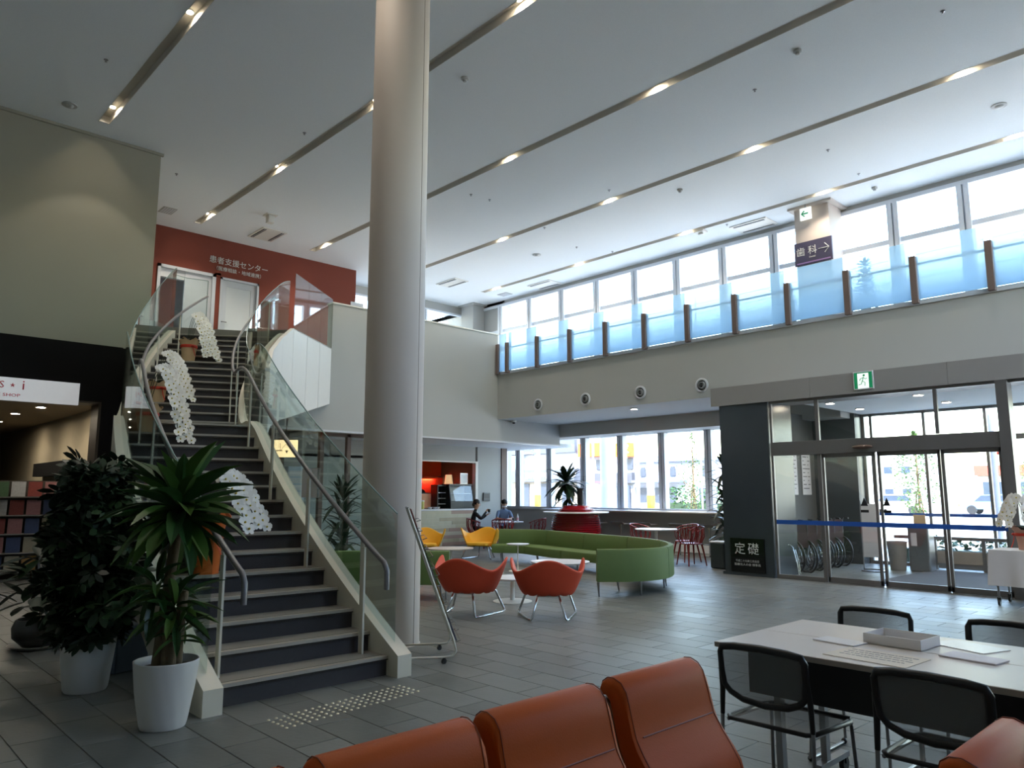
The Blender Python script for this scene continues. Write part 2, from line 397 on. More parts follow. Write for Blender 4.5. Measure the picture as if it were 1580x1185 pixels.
# ------------------------------------------------------------------ windows
wn = [0]
def window(x0, x1, y, z0, z1, cols, rows, mat=FRAMEW, d=.09, f=.055, gm=GLS, face='y'):
    wn[0] += 1
    b = MB()
    def bar(a0, a1, c0, c1, dd=d):
        if face == 'y': b.bx(a0, a1, y-dd, y+dd*.4, c0, c1)
        else: b.bx(y-dd*.4, y+dd, a0, a1, c0, c1)
    bar(x0, x1, z0, z0+f); bar(x0, x1, z1-f, z1); bar(x0, x0+f, z0, z1); bar(x1-f, x1, z0, z1)
    root = struct(b.build('window_%d' % wn[0], mat))
    for c in cols:
        b = MB(); bar(c-f*1.25, c-f*.2, z0+f, z1-f, d*1.5); bar(c+f*.2, c+f*1.25, z0+f, z1-f, d*1.5); bar(c-f*.2, c+f*.2, z0+f, z1-f, d*.8); b.build('mullion', mat, root)
    xs = [x0]+list(cols)+[x1]; zs = [z0]+list(rows)+[z1]
    for r in rows:
        for a, c in zip(xs[:-1], xs[1:]):
            b = MB(); bar(a+f, c-f, r-f*.6, r+f*.6, d*.9); b.build('transom', mat, root)
    for a, c in zip(xs[:-1], xs[1:]):
        for e, g in zip(zs[:-1], zs[1:]):
            b = MB()
            if face == 'y': b.add([(a+.02, y-.01, e+.02), (c-.02, y-.01, e+.02), (c-.02, y-.01, g-.02), (a+.02, y-.01, g-.02)], [(0, 1, 2, 3)])
            else: b.add([(y, a+.02, e+.02), (y, c-.02, e+.02), (y, c-.02, g-.02), (y, a+.02, g-.02)], [(0, 1, 2, 3)])
            b.build('pane', gm, root)
    return root
WHITEF = M('window_frame_white', (222, 226, 232), .4, var=.02)
window(-18.4, 4, YF, 5.0, 7.34, [-17.05, -15.75, -14.42, -13.09, -11.77, -10.45, -9.14, -7.83, -6.55, -5.25, -3.97, -2.66, -1.36, -.05, 1.26, 2.57], [6.46], WHITEF, d=.11, f=.085)
window(-16.95, -7.2, YF, .93, 2.97, [-16.29, -15.0, -13.69, -12.40, -11.09, -9.76, -8.45], [], FRAMEW, d=.08, f=.078)
window(10.8, 15.7, -18.7, 5.0, 7.2, [12.3, 13.8], [], WHITEF, face='x')
window(5, 12, 4.08, 4.8, 7.2, [6.75, 8.5, 10.25], [], WHITEF, face='x')  # out-of-view window band, added to bring fill light onto walls and ceiling
# window ledge counter and low convector casing
b = MB(); b.rbox(-11.0, 15.38, .945, 7.6, .62, .035, r=.01); struct(b.build('trim_10', WTOP))
b = MB(); b.bx(-14.0, -7.2, 15.52, 15.7, 0, .2); struct(b.build('trim_11', FRAMEW))
# square pillars on the upper floor and its twin at the outer doors
def pillar_up(x0, x1, y0, y1, z0, z1, m): b = MB(); b.bx(x0, x1, y0, y1, z0, z1); return b
b = pillar_up(-7.02, -6.28, 15.0, 15.62, MZ, ZC, None); b.bx(-7.12, -6.18, 14.9, 15.7, ZC-.05, ZC+.001); struct(b.build('trim_12', COLM))
b = pillar_up(-18.5, -17.9, 15.2, 15.68, MZ, ZC, None); b.bx(-18.55, -17.8, 15.1, 15.7, ZC-.05, ZC+.001); struct(b.build('trim_13', WALL))

# ------------------------------------------------------------------ mezzanine balustrade
t = thing('mezzanine_balustrade', 'frosted blue glass balustrade with brown posts along the upper gallery edge', 'railing', (0, 12.65, MZ))
px = [-13.88]+[-13.53+1.059*i for i in range(17)]
for i, x in enumerate(px):
    b = MB(); b.bx(x-.048, x+.048, 12.58, 12.72, MZ-.04, 5.15); b.build('post', POSTB, t, world=True, bevel=.004)
for a, c in zip(px[:-1], px[1:]):
    b = MB(); b.bx(a+.052, c-.052, 12.63, 12.642, MZ+.02, 5.40); o = b.build('glass_panel', GLS_F, t)
    o.location = (0, -12.65, -MZ)      # mesh kept in room coordinates so the film gradient reads heights
b = MB(); b.tube([(-13.95, 12.82, 5.07), (3.3, 12.82, 5.07)], .02); b.build('handrail', RAIL, t, world=True)
for x in px[::1]:
    b = MB(); b.tube([(x, 12.70, 5.0), (x, 12.80, 5.0), (x, 12.82, 5.06)], .008, 6); b.build('rail_bracket', STEEL, t, world=True)

# ------------------------------------------------------------------ round column
cx_, cy_ = -6.10, 4.17
b = MB(); b.lathe([(.295, 0), (.295, .003), (.285, .012), (.285, 2.0), (.285, 5.0), (.285, ZC)], 64, (cx_, cy_, 0)); col = struct(b.build('trim_14', COLM, smooth=40))
b = MB()
for a in (R(18), R(198)): b.tube([(cx_+.285*math.cos(a), cy_+.285*math.sin(a), .01), (cx_+.285*math.cos(a), cy_+.285*math.sin(a), ZC)], .0035, 6)
b.build('seam', DEDGE, col)

# ------------------------------------------------------------------ curved staircase
SC = Vector((-5.049, 3.451+14.928, 0)); RI, RO = 14.93, 16.28; RS, TR, LD = .1475, .269, 1.347
def SP(s, r, z): th = s/14.928; return (SC.x-r*math.sin(th), SC.y-r*math.cos(th), z)
def nz(s):
    if s <= 14*TR: return RS*(1+s/TR)
    if s <= 14*TR+LD: return RS*15
    return RS*(16+(s-14*TR-LD)/TR)
def nzs(s, w_=.45): return sum(min(nz(s+w_*k/4), RS*30) for k in range(-4, 5))/9
S_END = 14*TR+LD+14*TR
def flare(s): return max(0, (s-5.3)/3.6)**1.5*.5
stair = thing('staircase', 'curved white staircase with dark risers and glass balustrades climbing to the upper floor', 'staircase', (-5.05, 2.8, 0))
def arcslab(b, s0, s1, r0, r1, z0, z1, n=2):
    for k in range(n):
        a, c = s0+(s1-s0)*k/n, s0+(s1-s0)*(k+1)/n
        vs = [SP(s, r, z) for s in (a, c) for r in (r0, r1) for z in (z0, z1)]
        b.add(vs, [(0, 1, 3, 2), (4, 6, 7, 5), (0, 4, 5, 1), (2, 3, 7, 6), (0, 2, 6, 4), (1, 5, 7, 3)])
for k in range(1, 31):
    s = (k-1)*TR if k <= 15 else 14*TR+LD+(k-16)*TR
    dpt = LD if k == 15 else TR
    r0 = RI-flare(s); z = RS*k
    b = MB(); arcslab(b, s+.02, s+dpt+.03, r0, RO, z-.035, z, 5 if k == 15 else 1); tr = b.build('step_tread', TREAD, stair, world=True)
    b = MB(); arcslab(b, s+.02, s+.035, r0, RO, z-RS, z-.03, 1); b.build('step_riser', RISER, stair, world=True)
    b = MB(); arcslab(b, s, s+.045, r0, RO, z-.022, z+.004, 1); nn = b.build('step_nosing', NOSE, stair, world=True)
    b = MB(); arcslab(b, s+.045, s+.055, r0, RO, z-.02, z+.0045, 1); arcslab(b, s-.001, s+.004, r0, RO, z-.027, z-.020, 1); b.build('nosing_groove', NOSED, nn, world=True)
def strip(b, sa, sb, ra, rb, zlo, zhi, n=40):
    """curved wall between radii ra(s), rb(s) with bottom zlo(s) and top zhi(s)"""
    o = len(b.v); pts = []
    for i in range(n+1):
        s = sa+(sb-sa)*i/n; A, B = ra(s), rb(s)
        pts += [SP(s, A, zlo(s)), SP(s, A, zhi(s)), SP(s, B, zhi(s)), SP(s, B, zlo(s))]
    fs = [(0, 1, 2, 3), (4*n+3, 4*n+2, 4*n+1, 4*n)]
    for i in range(n):
        for j in range(4): fs.append((4*i+j, 4*i+4+j, 4*i+4+(j+1) % 4, 4*i+(j+1) % 4))
    b.add(pts, fs)
top_ = lambda s: nzs(s)+.09
bot_ = lambda s: max(0.0, min(nzs(s)-.42, 9)) if s > .2 else 0
b = MB(); strip(b, -.13, S_END+.05, lambda s: RI-flare(s)-.13, lambda s: RI-flare(s), bot_, top_, 60); b.build('stringer', STRING, stair, world=True, smooth=30)
b = MB(); strip(b, -.13, S_END-.35, lambda s: RO, lambda s: RO+.13, bot_, top_, 60); b.build('stringer', STRING, stair, world=True, smooth=30)
b = MB(); strip(b, .4, S_END+.1, lambda s: RI-flare(s), lambda s: RO, lambda s: max(.02, nzs(s)-.40), lambda s: max(.03, nzs(s)-.36), 50); b.build('soffit', WHITE, stair, world=True, smooth=30)
gtopL = lambda s: nzs(s)+1.08+.17*max(0, min(1, (s-6.4)/2.0))**1.5
def rail_glass(rf, cuts, zt):
    for a, c in zip(cuts[:-1], cuts[1:]):
        b = MB(); strip(b, a+.006, c-.006, lambda s: rf(s)-.006, rf, lambda s: top_(s)-.02, zt, 8); b.build('glass_panel', GLS_R, stair, world=True, smooth=40)
        b = MB(); b.tube([Vector(SP(a+.006+(c-a-.012)*i/8, rf(a)-.003 if False else rf(a+.006+(c-a-.012)*i/8)-.003, zt(a+.006+(c-a-.012)*i/8)+.003)) for i in range(9)], .006, 6)
        b.build('glass_edge', M('glass_edge_green', (126, 150, 146), .25, var=.03), stair, world=True)
gtop = lambda s: nzs(s)+1.08
rail_glass(lambda s: RI-flare(s)-.06, [0.0, 1.22, 2.44, 3.66, 4.9, 6.1, 7.3, 8.1, S_END+.05], gtop)
rail_glass(lambda s: RO+.06, [0.0, 1.3, 2.6, 3.9, 5.2, 6.5, 7.6, S_END-.3], gtopL)
def handrail(rf, s1):
    pts = [SP(-.12, rf, nz(0)+.52), SP(-.12, rf, nz(0)+.66), SP(-.08, rf, nz(0)+.72)]
    n = 40
    for i in range(n+1): s = s1*i/n; pts.append(SP(s, rf-flare(s), nzs(s)+.76))
    b = MB(); b.tube(pts, .021, 10); b.build('handrail', RAIL, stair, world=True, smooth=50)
    k = 0
    s = .22
    while s < s1-.2:
        r = rf-flare(s); zb = RS*(int(s/TR)+1) if s < 14*TR else (RS*15 if s < 14*TR+LD else RS*(int((s-14*TR-LD)/TR)+16))
        b = MB(); arcslab(b, s-.028, s+.028, r-.008, r+.008, zb, nzs(s)+.70, 1)
        b.tube([SP(s, r, nzs(s)+.68), SP(s, r, nzs(s)+.745)], .008, 6); b.build('baluster', STRING, stair, world=True)
        s += 1.02
handrail(RI+.11, S_END-.2); handrail(RO-.11, S_END-.4)
ge = [SP(S_END-.29, RO+.057, 0)[:2], (-14.28, 4.72), (-14.36, 5.0), (-14.28, 5.38)]
for p, q in zip(ge[:-1], ge[1:]):
    b = MB(); b.add([(p[0], p[1], MZ-.1), (q[0], q[1], MZ-.1), (q[0], q[1], 5.47), (p[0], p[1], 5.47)], [(0, 1, 2, 3)]); b.build('glass_panel', GLS_R, stair, world=True)
    b = MB(); b.tube([(p[0], p[1], 5.473), (q[0], q[1], 5.473)], .006, 6); b.build('glass_edge', MATS['glass_edge_green'], stair, world=True)
b = MB(); b.tube([(-14.28, 5.38, MZ), (-14.28, 5.38, 5.47)], .008, 6); b.build('glass_edge', MATS['glass_edge_green'], stair, world=True)
# upper floor edge beside the stair head: white facing panels and glass return
A_ = Vector((-12.72, 6.42, 0)); B_ = Vector((XH, 7.93, 0)); dv = (B_-A_)
for k in range(3):
    p, q = A_+dv*k/3+dv*.004, A_+dv*(k+1)/3-dv*.004; nrm = Vector((dv.y, -dv.x, 0)).normalized()*-.06
    zb0, zb1 = 2.78+.47*k/3, 2.78+.47*(k+1)/3
    b = MB(); b.add([(p.x, p.y, zb0), (q.x, q.y, zb1), (q.x, q.y, MZ+.02), (p.x, p.y, MZ+.02)]+[(p.x+nrm.x, p.y+nrm.y, zb0), (q.x+nrm.x, q.y+nrm.y, zb1), (q.x+nrm.x, q.y+nrm.y, MZ+.02), (p.x+nrm.x, p.y+nrm.y, MZ+.02)],
               [(0, 1, 2, 3), (7, 6, 5, 4), (0, 4, 5, 1), (1, 5, 6, 2), (2, 6, 7, 3), (3, 7, 4, 0)]); b.build('facing_panel', WHITE, stair, world=True)
    b = MB(); b.add([(p.x, p.y, MZ), (q.x, q.y, MZ), (q.x, q.y, 5.5), (p.x, p.y, 5.5)]+[(p.x+nrm.x*.2, p.y+nrm.y*.2, MZ), (q.x+nrm.x*.2, q.y+nrm.y*.2, MZ), (q.x+nrm.x*.2, q.y+nrm.y*.2, 5.5), (p.x+nrm.x*.2, p.y+nrm.y*.2, 5.5)],
               [(0, 1, 2, 3), (7, 6, 5, 4), (0, 4, 5, 1), (1, 5, 6, 2), (2, 6, 7, 3), (3, 7, 4, 0)]); b.build('glass_panel', GLS_R, stair, world=True)
Lp = Vector((-9.9, 4.66, 0)); nn_ = Vector((dv.y, -dv.x, 0)).normalized()
pts4 = [(Lp, 2.15, 3.16), (Lp.lerp(A_, .34)-nn_*.10, 2.42, 3.62), (Lp.lerp(A_, .68)-nn_*.08, 2.62, 4.05), (A_, 2.78, MZ+.02)]
for (p, l0, h0), (q, l1, h1) in zip(pts4[:-1], pts4[1:]):
    e = Vector((.05, .05, 0)); g = (q-p).normalized()*.004
    b = MB(); b.add([(p.x+g.x, p.y+g.y, l0), (q.x-g.x, q.y-g.y, l1), (q.x-g.x, q.y-g.y, h1), (p.x+g.x, p.y+g.y, h0), (p.x-e.x, p.y-e.y, l0), (q.x-e.x, q.y-e.y, l1), (q.x-e.x, q.y-e.y, h1), (p.x-e.x, p.y-e.y, h0)],
               [(0, 1, 2, 3), (7, 6, 5, 4), (0, 4, 5, 1), (1, 5, 6, 2), (2, 6, 7, 3), (3, 7, 4, 0)]); b.build('facing_panel', WHITE, stair, world=True)
# floor between stair head and facing panels
b = MB(); b.prism([(-12.74, 6.42), (XH-.02, 7.9), (-14.4, 7.9), (-14.4, 4.2), (-13.75, 4.2), SP(S_END-.15, RO+.1, 0)[:2], SP(S_END-.03, RI, 0)[:2]], MZ-.35, MZ+.004, 'z'); struct(b.build('floor_stair_head', TREAD))

# tactile studs on the floor at the foot of the stairs
st = thing('tactile_stud_strip', 'strip of small metal tactile studs on the floor before the stairs', 'tactile paving', (-4.55, 2.8, 0))
sm_ = MB(); sm_.lathe([(.011, 0), (.010, .003), (.006, .0055), (0, .006)], 10); sme = sm_.mesh('stud', M('brass_stud', (214, 206, 180), .3, metal=.5), smooth=60)
for i in range(21):
    for j in range(5):
        piece('stud', sme, st, ((-4.59+.055*j-.007*i)+4.55, 2.26+.0537*i-2.8+.002*j, .002))

# ------------------------------------------------------------------ upper red wall: lettering, doors
t = text('wall_lettering', '患者支援センター', .185, CHAR, None, FACE_X(-17.385, 7.28, 6.90)); tag(t, 'large white lettering on the orange-brown wall above the grey door', 'lettering')
t = text('wall_lettering', '（医療相談・地域連携）', .115, CHAR, None, FACE_X(-17.385, 7.28, 6.71)); tag(t, 'small white second line of lettering on the orange-brown wall', 'lettering')
def door(n, y0, y1, z0, z1, x=-17.5, frost=True):
    b = MB(); b.bx(x, x+.12, y0, y0+.05, z0, z1); b.bx(x, x+.12, y1-.05, y1, z0, z1); b.bx(x, x+.12, y0, y1, z1-.05, z1); fr = struct(b.build('door_%d' % n, DOORW))
    b = MB(); b.bx(x+.02, x+.06, y0+.05, y0+.18, z0, z1-.05); b.bx(x+.02, x+.06, y1-.18, y1-.05, z0, z1-.05); b.bx(x+.02, x+.06, y0+.18, y1-.18, z1-.2, z1-.05); b.bx(x+.02, x+.06, y0+.18, y1-.18, z0, z0+.15)
    l = b.build('door_leaf', DOORW, fr)
    b = MB(); b.bx(x+.03, x+.05, y0+.18, y1-.18, z0+.15, z1-.2); b.build('pane', DOORG, l)
    b = MB(); b.tube([(x+.07, y0+.09, z0+1.02), (x+.1, y0+.09, z0+1.02), (x+.1, y0+.2, z0+1.02)], .012, 8); b.build('door_handle', STEEL, l)
    return fr
door(1, 6.84, 7.80, MZ, 6.52)
b = MB(); b.bx(-17.5, -17.36, 5.40, 5.47, MZ, 6.55); b.bx(-17.5, -17.36, 6.64, 6.72, MZ, 6.55); b.bx(-17.5, -17.36, 5.4, 6.72, 6.48, 6.55); d2 = struct(b.build('door_2', DOORW))
b = MB(); b.bx(-17.47, -17.42, 6.02, 6.64, MZ, 6.48); b.build('door_leaf', DOORW, d2)
b = MB(); b.bx(-17.56, -17.44, 5.47, 6.6, 6.28, 6.48); b.build('track_cover', FRAMEW, d2)
# room behind the open sliding door
b = MB(); b.bx(-19.6, -19.5, 4.2, 7.9, MZ, ZC); struct(b.build('wall_room', WALL))

# ------------------------------------------------------------------ shop on the left
b = MB(); b.bx(-13.9, -13.5, -4, 3.74, 2.86, 3.82); b.bx(-13.9, -13.5, 3.47, 3.74, 0, 2.86); b.bx(-13.86, -13.56, 3.74, 4.15, 0, 3.82)
struct(b.build('wall_shop_front', BLACK))
b = MB(); b.bx(-13.9, -13.48, 3.43, 3.47, 0, 2.86); b.bx(-13.9, -13.48, -4, 3.47, 2.84, 2.87); struct(b.build('trim_15', M('dark_bronze_frame', (70, 62, 54), .4, metal=.4)))
SIGNW = M('sign_lit_white', (222, 222, 226), .4, var=.08, scale=3, emit=.12)
t = thing('shop_sign', 'long white lit shop sign with red lettering on the black fascia', 'sign', (-13.46, 1.6, 2.96))
b = MB(); b.bx(-13.5, -13.42, -.6, 3.12, 2.79, 3.14); b.build('sign_board', SIGNW, t, world=True)
SRED = M('sign_red', (200, 40, 60), .5)
text('lettering', 'S', .15, SRED, t, FACE_X(-13.415, 2.07, 3.02)); text('lettering', '★', .08, SRED, t, FACE_X(-13.415, 2.21, 3.02)); text('lettering', 'i', .21, SRED, t, FACE_X(-13.415, 2.35, 3.03))
text('lettering', 'E SHOP', .065, SRED, t, FACE_X(-13.415, 2.17, 2.87), squash=1.4)
SHW = M('shop_wall_cream', (176, 164, 140), .85); SHC = M('shop_ceiling', (150, 136, 116), .9)
b = MB(); b.bx(-23, -13.9, 3.6, 3.75, 0, 2.9); struct(b.build('wall_shop_side', SHW))
b = MB(); b.bx(-23, -13.9, -3, 3.7, 2.84, 2.94); struct(b.build('ceiling_shop', SHC))
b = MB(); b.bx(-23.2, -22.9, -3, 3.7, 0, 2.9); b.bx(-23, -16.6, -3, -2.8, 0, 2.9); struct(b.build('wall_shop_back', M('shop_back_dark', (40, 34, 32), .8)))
downlight(-17.2, 12.2, 2.755, 170, 'unseen fill downlight added in the kitchen ceiling behind the cafe counter', None, size=140, r=.06)  # extra lamp hidden by the lintel, added to brighten the dark kitchen
for i, (x, y, lab) in enumerate(((-14.5, 2.82, 'nearest'), (-16.0, 2.72, 'middle'), (-18.0, 2.78, 'farthest'))):
    downlight(x, y, 2.835, 6, 'round shop ceiling downlight, %s of the row of three' % lab, 'shop ceiling downlights', size=150, r=.07)
t = thing('wall_shelf_hood', 'dark horizontal band fixed on the cream shop wall', 'shelf', (-16, 3.5, 1.9))
b = MB(); b.bx(-17.8, -14.8, 3.42, 3.6, 1.72, 1.98); b.build('shelf_band', BLACK, t, world=True)
t = thing('display_wall', 'tall black display unit at the back left of the shop', 'display unit', (-19, 1.6, 0))
b = MB(); b.bx(-19.2, -18.6, .2, 2.9, 0, 2.2); b.build('unit_body', BLACK, t, world=True)
b = MB(); b.bx(-18.62, -18.5, .2, 2.9, 1.5, 1.7); b.build('unit_shelf', M('dark_grey_shelf', (50, 46, 44), .6), t, world=True)
# magazine racks in the shop
def shelf_rack(x, y, rz, label, n_sh=5, wd=1.0):
    t = thing('magazine_rack', label, 'rack', (x, y, 0), rz)
    for s in (-1, 1): b = MB(); b.bx(s*wd/2-.015, s*wd/2+.015, -.2, .2, 0, 1.6); b.build('side_panel', M('rack_grey', (150, 146, 140), .5), t)
    b = MB(); b.bx(-wd/2, wd/2, .17, .2, 0, 1.6); b.build('back_panel', M('rack_back', (88, 82, 76), .6), t)
    for k in range(n_sh):
        z = .12+.3*k; b = MB(); b.bx(-wd/2+.015, wd/2-.015, -.2+.05*k, .17, z, z+.015); b.build('shelf', M('rack_grey', 0), t)
    return t
racks = []
racks.append((shelf_rack(-14.6, 2.75, R(78), 'magazine rack packed with coloured covers just inside the shop'), -14.6, 2.75, R(78)))
racks.append((shelf_rack(-14.9, 1.65, R(78), 'magazine rack half hidden at the left edge of the shop opening', 5, .9), -14.9, 1.65, R(78)))
mag_b = MB(); mag_b.bx(-.1, .1, -.006, .006, 0, .25)
mag_me = [mag_b.mesh('magazine', m) for m in MAGS]
names = ['blue', 'grey', 'red', 'cream', 'green', 'pink', 'ochre', 'white']
sh_n = ['lowest', 'second', 'middle', 'fourth', 'top']
for ri, (t, x, y, rz) in enumerate(racks):
    for k in range(5):
        for i in range(4):
            c = (i*3+k*5+ri) % 8; lx, ly = -.36+.235*i, -.12+.05*k
            o = bpy.data.objects.new('magazine', mag_me[c]); C.objects.link(o)
            o.location = (x+lx*math.cos(rz)-ly*math.sin(rz), y+lx*math.sin(rz)+ly*math.cos(rz), .137+.3*k); o.rotation_euler = (R(-12), 0, rz)
            tag(o, '%s magazine on the %s shelf, %s from the left, of the %s rack' % (names[c], sh_n[k], ordn[i], ['fuller shop', 'far left shop'][ri]), 'magazine', 'magazines on the shop racks')

# ------------------------------------------------------------------ cafe kitchen and counter
XK = -15.85
b = MB(); b.bx(XK-.15, XK, 7.9, 13.58, 2.24, 2.75); b.bx(XK-.15, XK, 13.66, 14.55, 0, 2.75); b.bx(XK-.15, XK, 7.9, 9.98, 0, 2.3); struct(b.build('wall_cafe', WALL))
b = MB(); b.bx(XK-.12, XK+.02, 13.58, 13.66, 0, 2.26); b.bx(XK-.12, XK+.02, 10.0, 13.6, 2.22, 2.25); struct(b.build('trim_16', WHITE))
b = MB(); b.bx(XK-.2, XK+.03, 14.55, 14.76, 0, 2.80); struct(b.build('trim_17', M('brown_jamb', (104, 86, 78), .5, var=.05)))
KOR = M('kitchen_orange', (228, 124, 70), .7, var=.03); KRED = M('kitchen_red', (176, 44, 30), .6, var=.04)
b = MB(); b.bx(-18.4, -18.3, 9, 14.3, 1.9, 2.75); struct(b.build('wall_kitchen', KOR))
b = MB(); b.bx(-18.35, -18.2, 9, 14.28, 0, 1.86); struct(b.build('wall_kitchen_lower', KRED))
b = MB(); b.bx(-18.4, XK-.15, 14.3, 14.4, 0, 2.75); struct(b.build('wall_kitchen_side', M('kitchen_grey', (130, 120, 112), .8)))
b = MB(); b.bx(-18.4, XK-.16, 8, 14.4, 2.76, 2.8); struct(b.build('ceiling_kitchen', CEIL))
b = MB(); b.bx(-18.32, -18.1, 9, 14.0, 1.861, 1.885); b.bx(-18.11, -18.09, 9, 14.0, 1.81, 1.885); struct(b.build('trim_18', KOR))
t = thing('cove_light', 'hidden warm cove lamp glowing on the red kitchen wall', 'light', (-18.14, 12, 1.84))
b = MB(); b.bx(-18.18, -18.15, 9.5, 13.9, 1.84, 1.858); b.build('lamp_strip', M('warm_strip', (255, 190, 130), .5, emit=60), t, world=True)
# counter clad in planks
t = thing('cafe_counter', 'cafe counter clad in pale and pinkish wooden planks with a white top', 'counter', (XK, 11.8, 0))
b = MB(); b.bx(XK-.5, XK+.02, 10.0, 13.56, .93, .975); b.build('counter_top', WTOP, t, world=True, bevel=.006)
b = MB(); b.bx(XK-.45, XK-.03, 10.0, 13.56, 0, .93); b.build('carcass', WALL, t, world=True)
PL = [M('plank_%s' % n, c, .55, var=.12, scale=5) for n, c in (('pale', (186, 172, 140)), ('cream', (196, 184, 156)), ('pinkish', (172, 140, 122)), ('sand', (178, 160, 130)))]
rnd = random.Random(3)
for r in range(10):
    y = 10.0-rnd.random()*.5
    while y < 13.58:
        L = .55+rnd.random()*.9; y1 = min(y+L, 13.58); y0 = max(y, 10.0)
        if y1-y0 > .03:
            b = MB(); b.bx(XK-.03, XK-.005-rnd.random()*.004, y0+.002, y1-.002, .01+.092*r, .1+.092*r); b.build('plank', PL[rnd.choice((0, 0, 1, 1, 3, 2))], t, world=True)
        y += L
# glass display case on the counter
t = thing('display_case', 'black framed glass pastry display case at the counter end', 'display case', (XK-.2, 13.08, .975))
b = MB(); b.bx(-.2, .2, -.36, .44, 0, .2); b.build('case_base', BLKP, t, bevel=.01)
b = MB(); b.prism([(-.2, .2), (.2, .2), (.12, .62), (-.2, .62)], -.36, -.34); b.prism([(-.2, .2), (.2, .2), (.12, .62), (-.2, .62)], .42, .44); b.bx(-.2, .14, -.36, .44, .62, .66); b.build('case_frame', BLKP, t)
b = MB(); b.add([(.2, -.34, .2), (.2, .42, .2), (.12, .42, .62), (.12, -.34, .62)], [(0, 1, 2, 3)]); b.build('front_glass', GLS, t)
b = MB(); b.bx(-.2, -.18, -.36, .44, .2, .62); b.build('back_panel', M('case_back', (190, 186, 170), .6), t)
b = MB(); b.bx(-.18, .12, -.34, .42, .40, .41); b.build('glass_shelf', WTOP, t)
t = thing('pastry_rack', 'small black shelf box with lit trays beside the display case', 'rack', (XK-.36, 12.60, .975))
b = MB(); b.bx(-.15, .15, -.16, -.14, 0, .62); b.bx(-.15, .15, .14, .16, 0, .62); b.bx(-.15, -.13, -.16, .16, 0, .62); b.bx(-.15, .15, -.16, .16, .6, .64); b.build('rack_frame', BLKP, t)
for k in range(3): b = MB(); b.bx(-.13, .14, -.14, .14, .12+.15*k, .135+.15*k); b.build('tray', WTOP, t)
t = thing('table_lamp_shade', 'cream tapered lamp standing by the display case', 'lamp', (-17.2, 13.72, 1.42))
b = MB(); b.lathe([(.13, .2), (.09, .5)], 20); b.build('lamp_shade', M('cream_shade', (236, 200, 150), .7, emit=.25), t, smooth=40); b = MB(); b.lathe([(.07, 0), (.07, .02), (.012, .03), (.012, .22)], 14); b.build('base', BLKP, t)
t = thing('lamp_shelf', 'narrow dark shelf against the kitchen wall under the lamp', 'shelf', (-17.2, 13.7, 0)); b = MB(); b.bx(-.35, .35, -.3, .28, 1.37, 1.42); b.bx(-.33, .33, -.26, .26, 0, 1.37); b.build('shelf_board', BLKP, t)
t = thing('picture_frame', 'white certificate in a grey frame standing on the display case', 'frame', (XK-.16, 13.30, 1.637), 0)
b = MB(); b.bx(-.01, .01, -.13, .13, 0, .3); b.build('frame', STEEL, t); b = MB(); b.bx(.01, .013, -.11, .11, .02, .28); b.build('print', WTOP, t)
t = thing('picture_frame', 'framed warm poster leaning behind the counter left of the barista', 'frame', (XK-.42, 12.18, .975), R(6))
b = MB(); b.bx(-.01, .01, -.22, .22, 0, .42); b.build('frame', BLKP, t); b = MB(); b.bx(.01, .013, -.2, .2, .02, .40); b.build('print', M('poster_warm', (214, 150, 110), .6, var=.3, scale=9), t)
t = thing('tea_canister', 'yellow patterned canister with a pale lid on the counter', 'canister', (XK-.2, 11.92, .975))
b = MB(); b.lathe([(.06, 0), (.06, .2)], 16); b.build('can', M('can_yellow', (206, 200, 110), .4, var=.3, scale=30), t, smooth=40); b = MB(); b.lathe([(.063, .2), (.063, .23), (0, .235)], 16); b.build('lid', WTOP, t)
for i, (y, lab) in enumerate(((12.12, 'left'), (12.32, 'middle'), (12.46, 'right'))):
    t = thing('serving_bowl', 'small white serving bowl on the cafe counter, %s of three' % lab, 'bowl', (XK-.12-.05*i, y, .975), 0, 'serving bowls on the counter')
    b = MB(); b.lathe([(.03, 0), (.07, .05), (.065, .052), (.028, .01), (0, .01)], 18); b.build('bowl_body', WTOP, t, smooth=50)
t = thing('intercom_panel', 'dark grey wall panel on the wall behind the seated pair', 'panel', (XK+.01, 13.98, 1.3)); b = MB(); b.bx(-.01, .03, -.12, .12, -.13, .1); b.build('panel_body', M('panel_grey', (62, 66, 70), .4), t, bevel=.005); b = MB(); b.bx(.03, .032, -.09, .09, -.05, .07); b.build('screen', BLKP, t)

# ------------------------------------------------------------------ dark pillar with foundation plaque
b = MB(); b.bx(-7.16, -6.24, 11.9, 12.75, .0, 2.95); b.bx(-7.19, -6.235, 11.87, 12.78, 0, .05); b.bx(-7.16, -6.22, 15.45, 15.9, 0, 3.0); struct(b.build('wall_pillar', DPIL))
t = thing('foundation_plaque', 'black granite foundation plaque with silver characters on the dark pillar', 'plaque', (-6.71, 11.89, .34))
b = MB(); b.bx(-7.03, -6.40, 11.875, 11.90, .06, .625); b.build('stone', PLQ, t, world=True)
text('engraving', '定', .21, CHAR, t, FACE_Y(-6.85, 11.874, .44), .001); text('engraving', '礎', .21, CHAR, t, FACE_Y(-6.60, 11.874, .44), .001)
text('engraving', '平成二十九年三月吉日', .044, CHAR, t, FACE_Y(-6.72, 11.874, .245), .001); text('engraving', '医療法人の会 理事長', .046, CHAR, t, FACE_Y(-6.72, 11.874, .185), .001, squash=1.15)
t = thing('waste_bin', 'grey waste bin with a white lid behind the dark pillar', 'bin', (-7.72, 12.7, 0))
b = MB(); b.rbox(0, 0, .24, .3, .3, .46, r=.03); b.build('bin_body', DPIL, t); b = MB(); b.rbox(0, 0, .485, .31, .31, .03, r=.01); b.build('lid', WTOP, t)

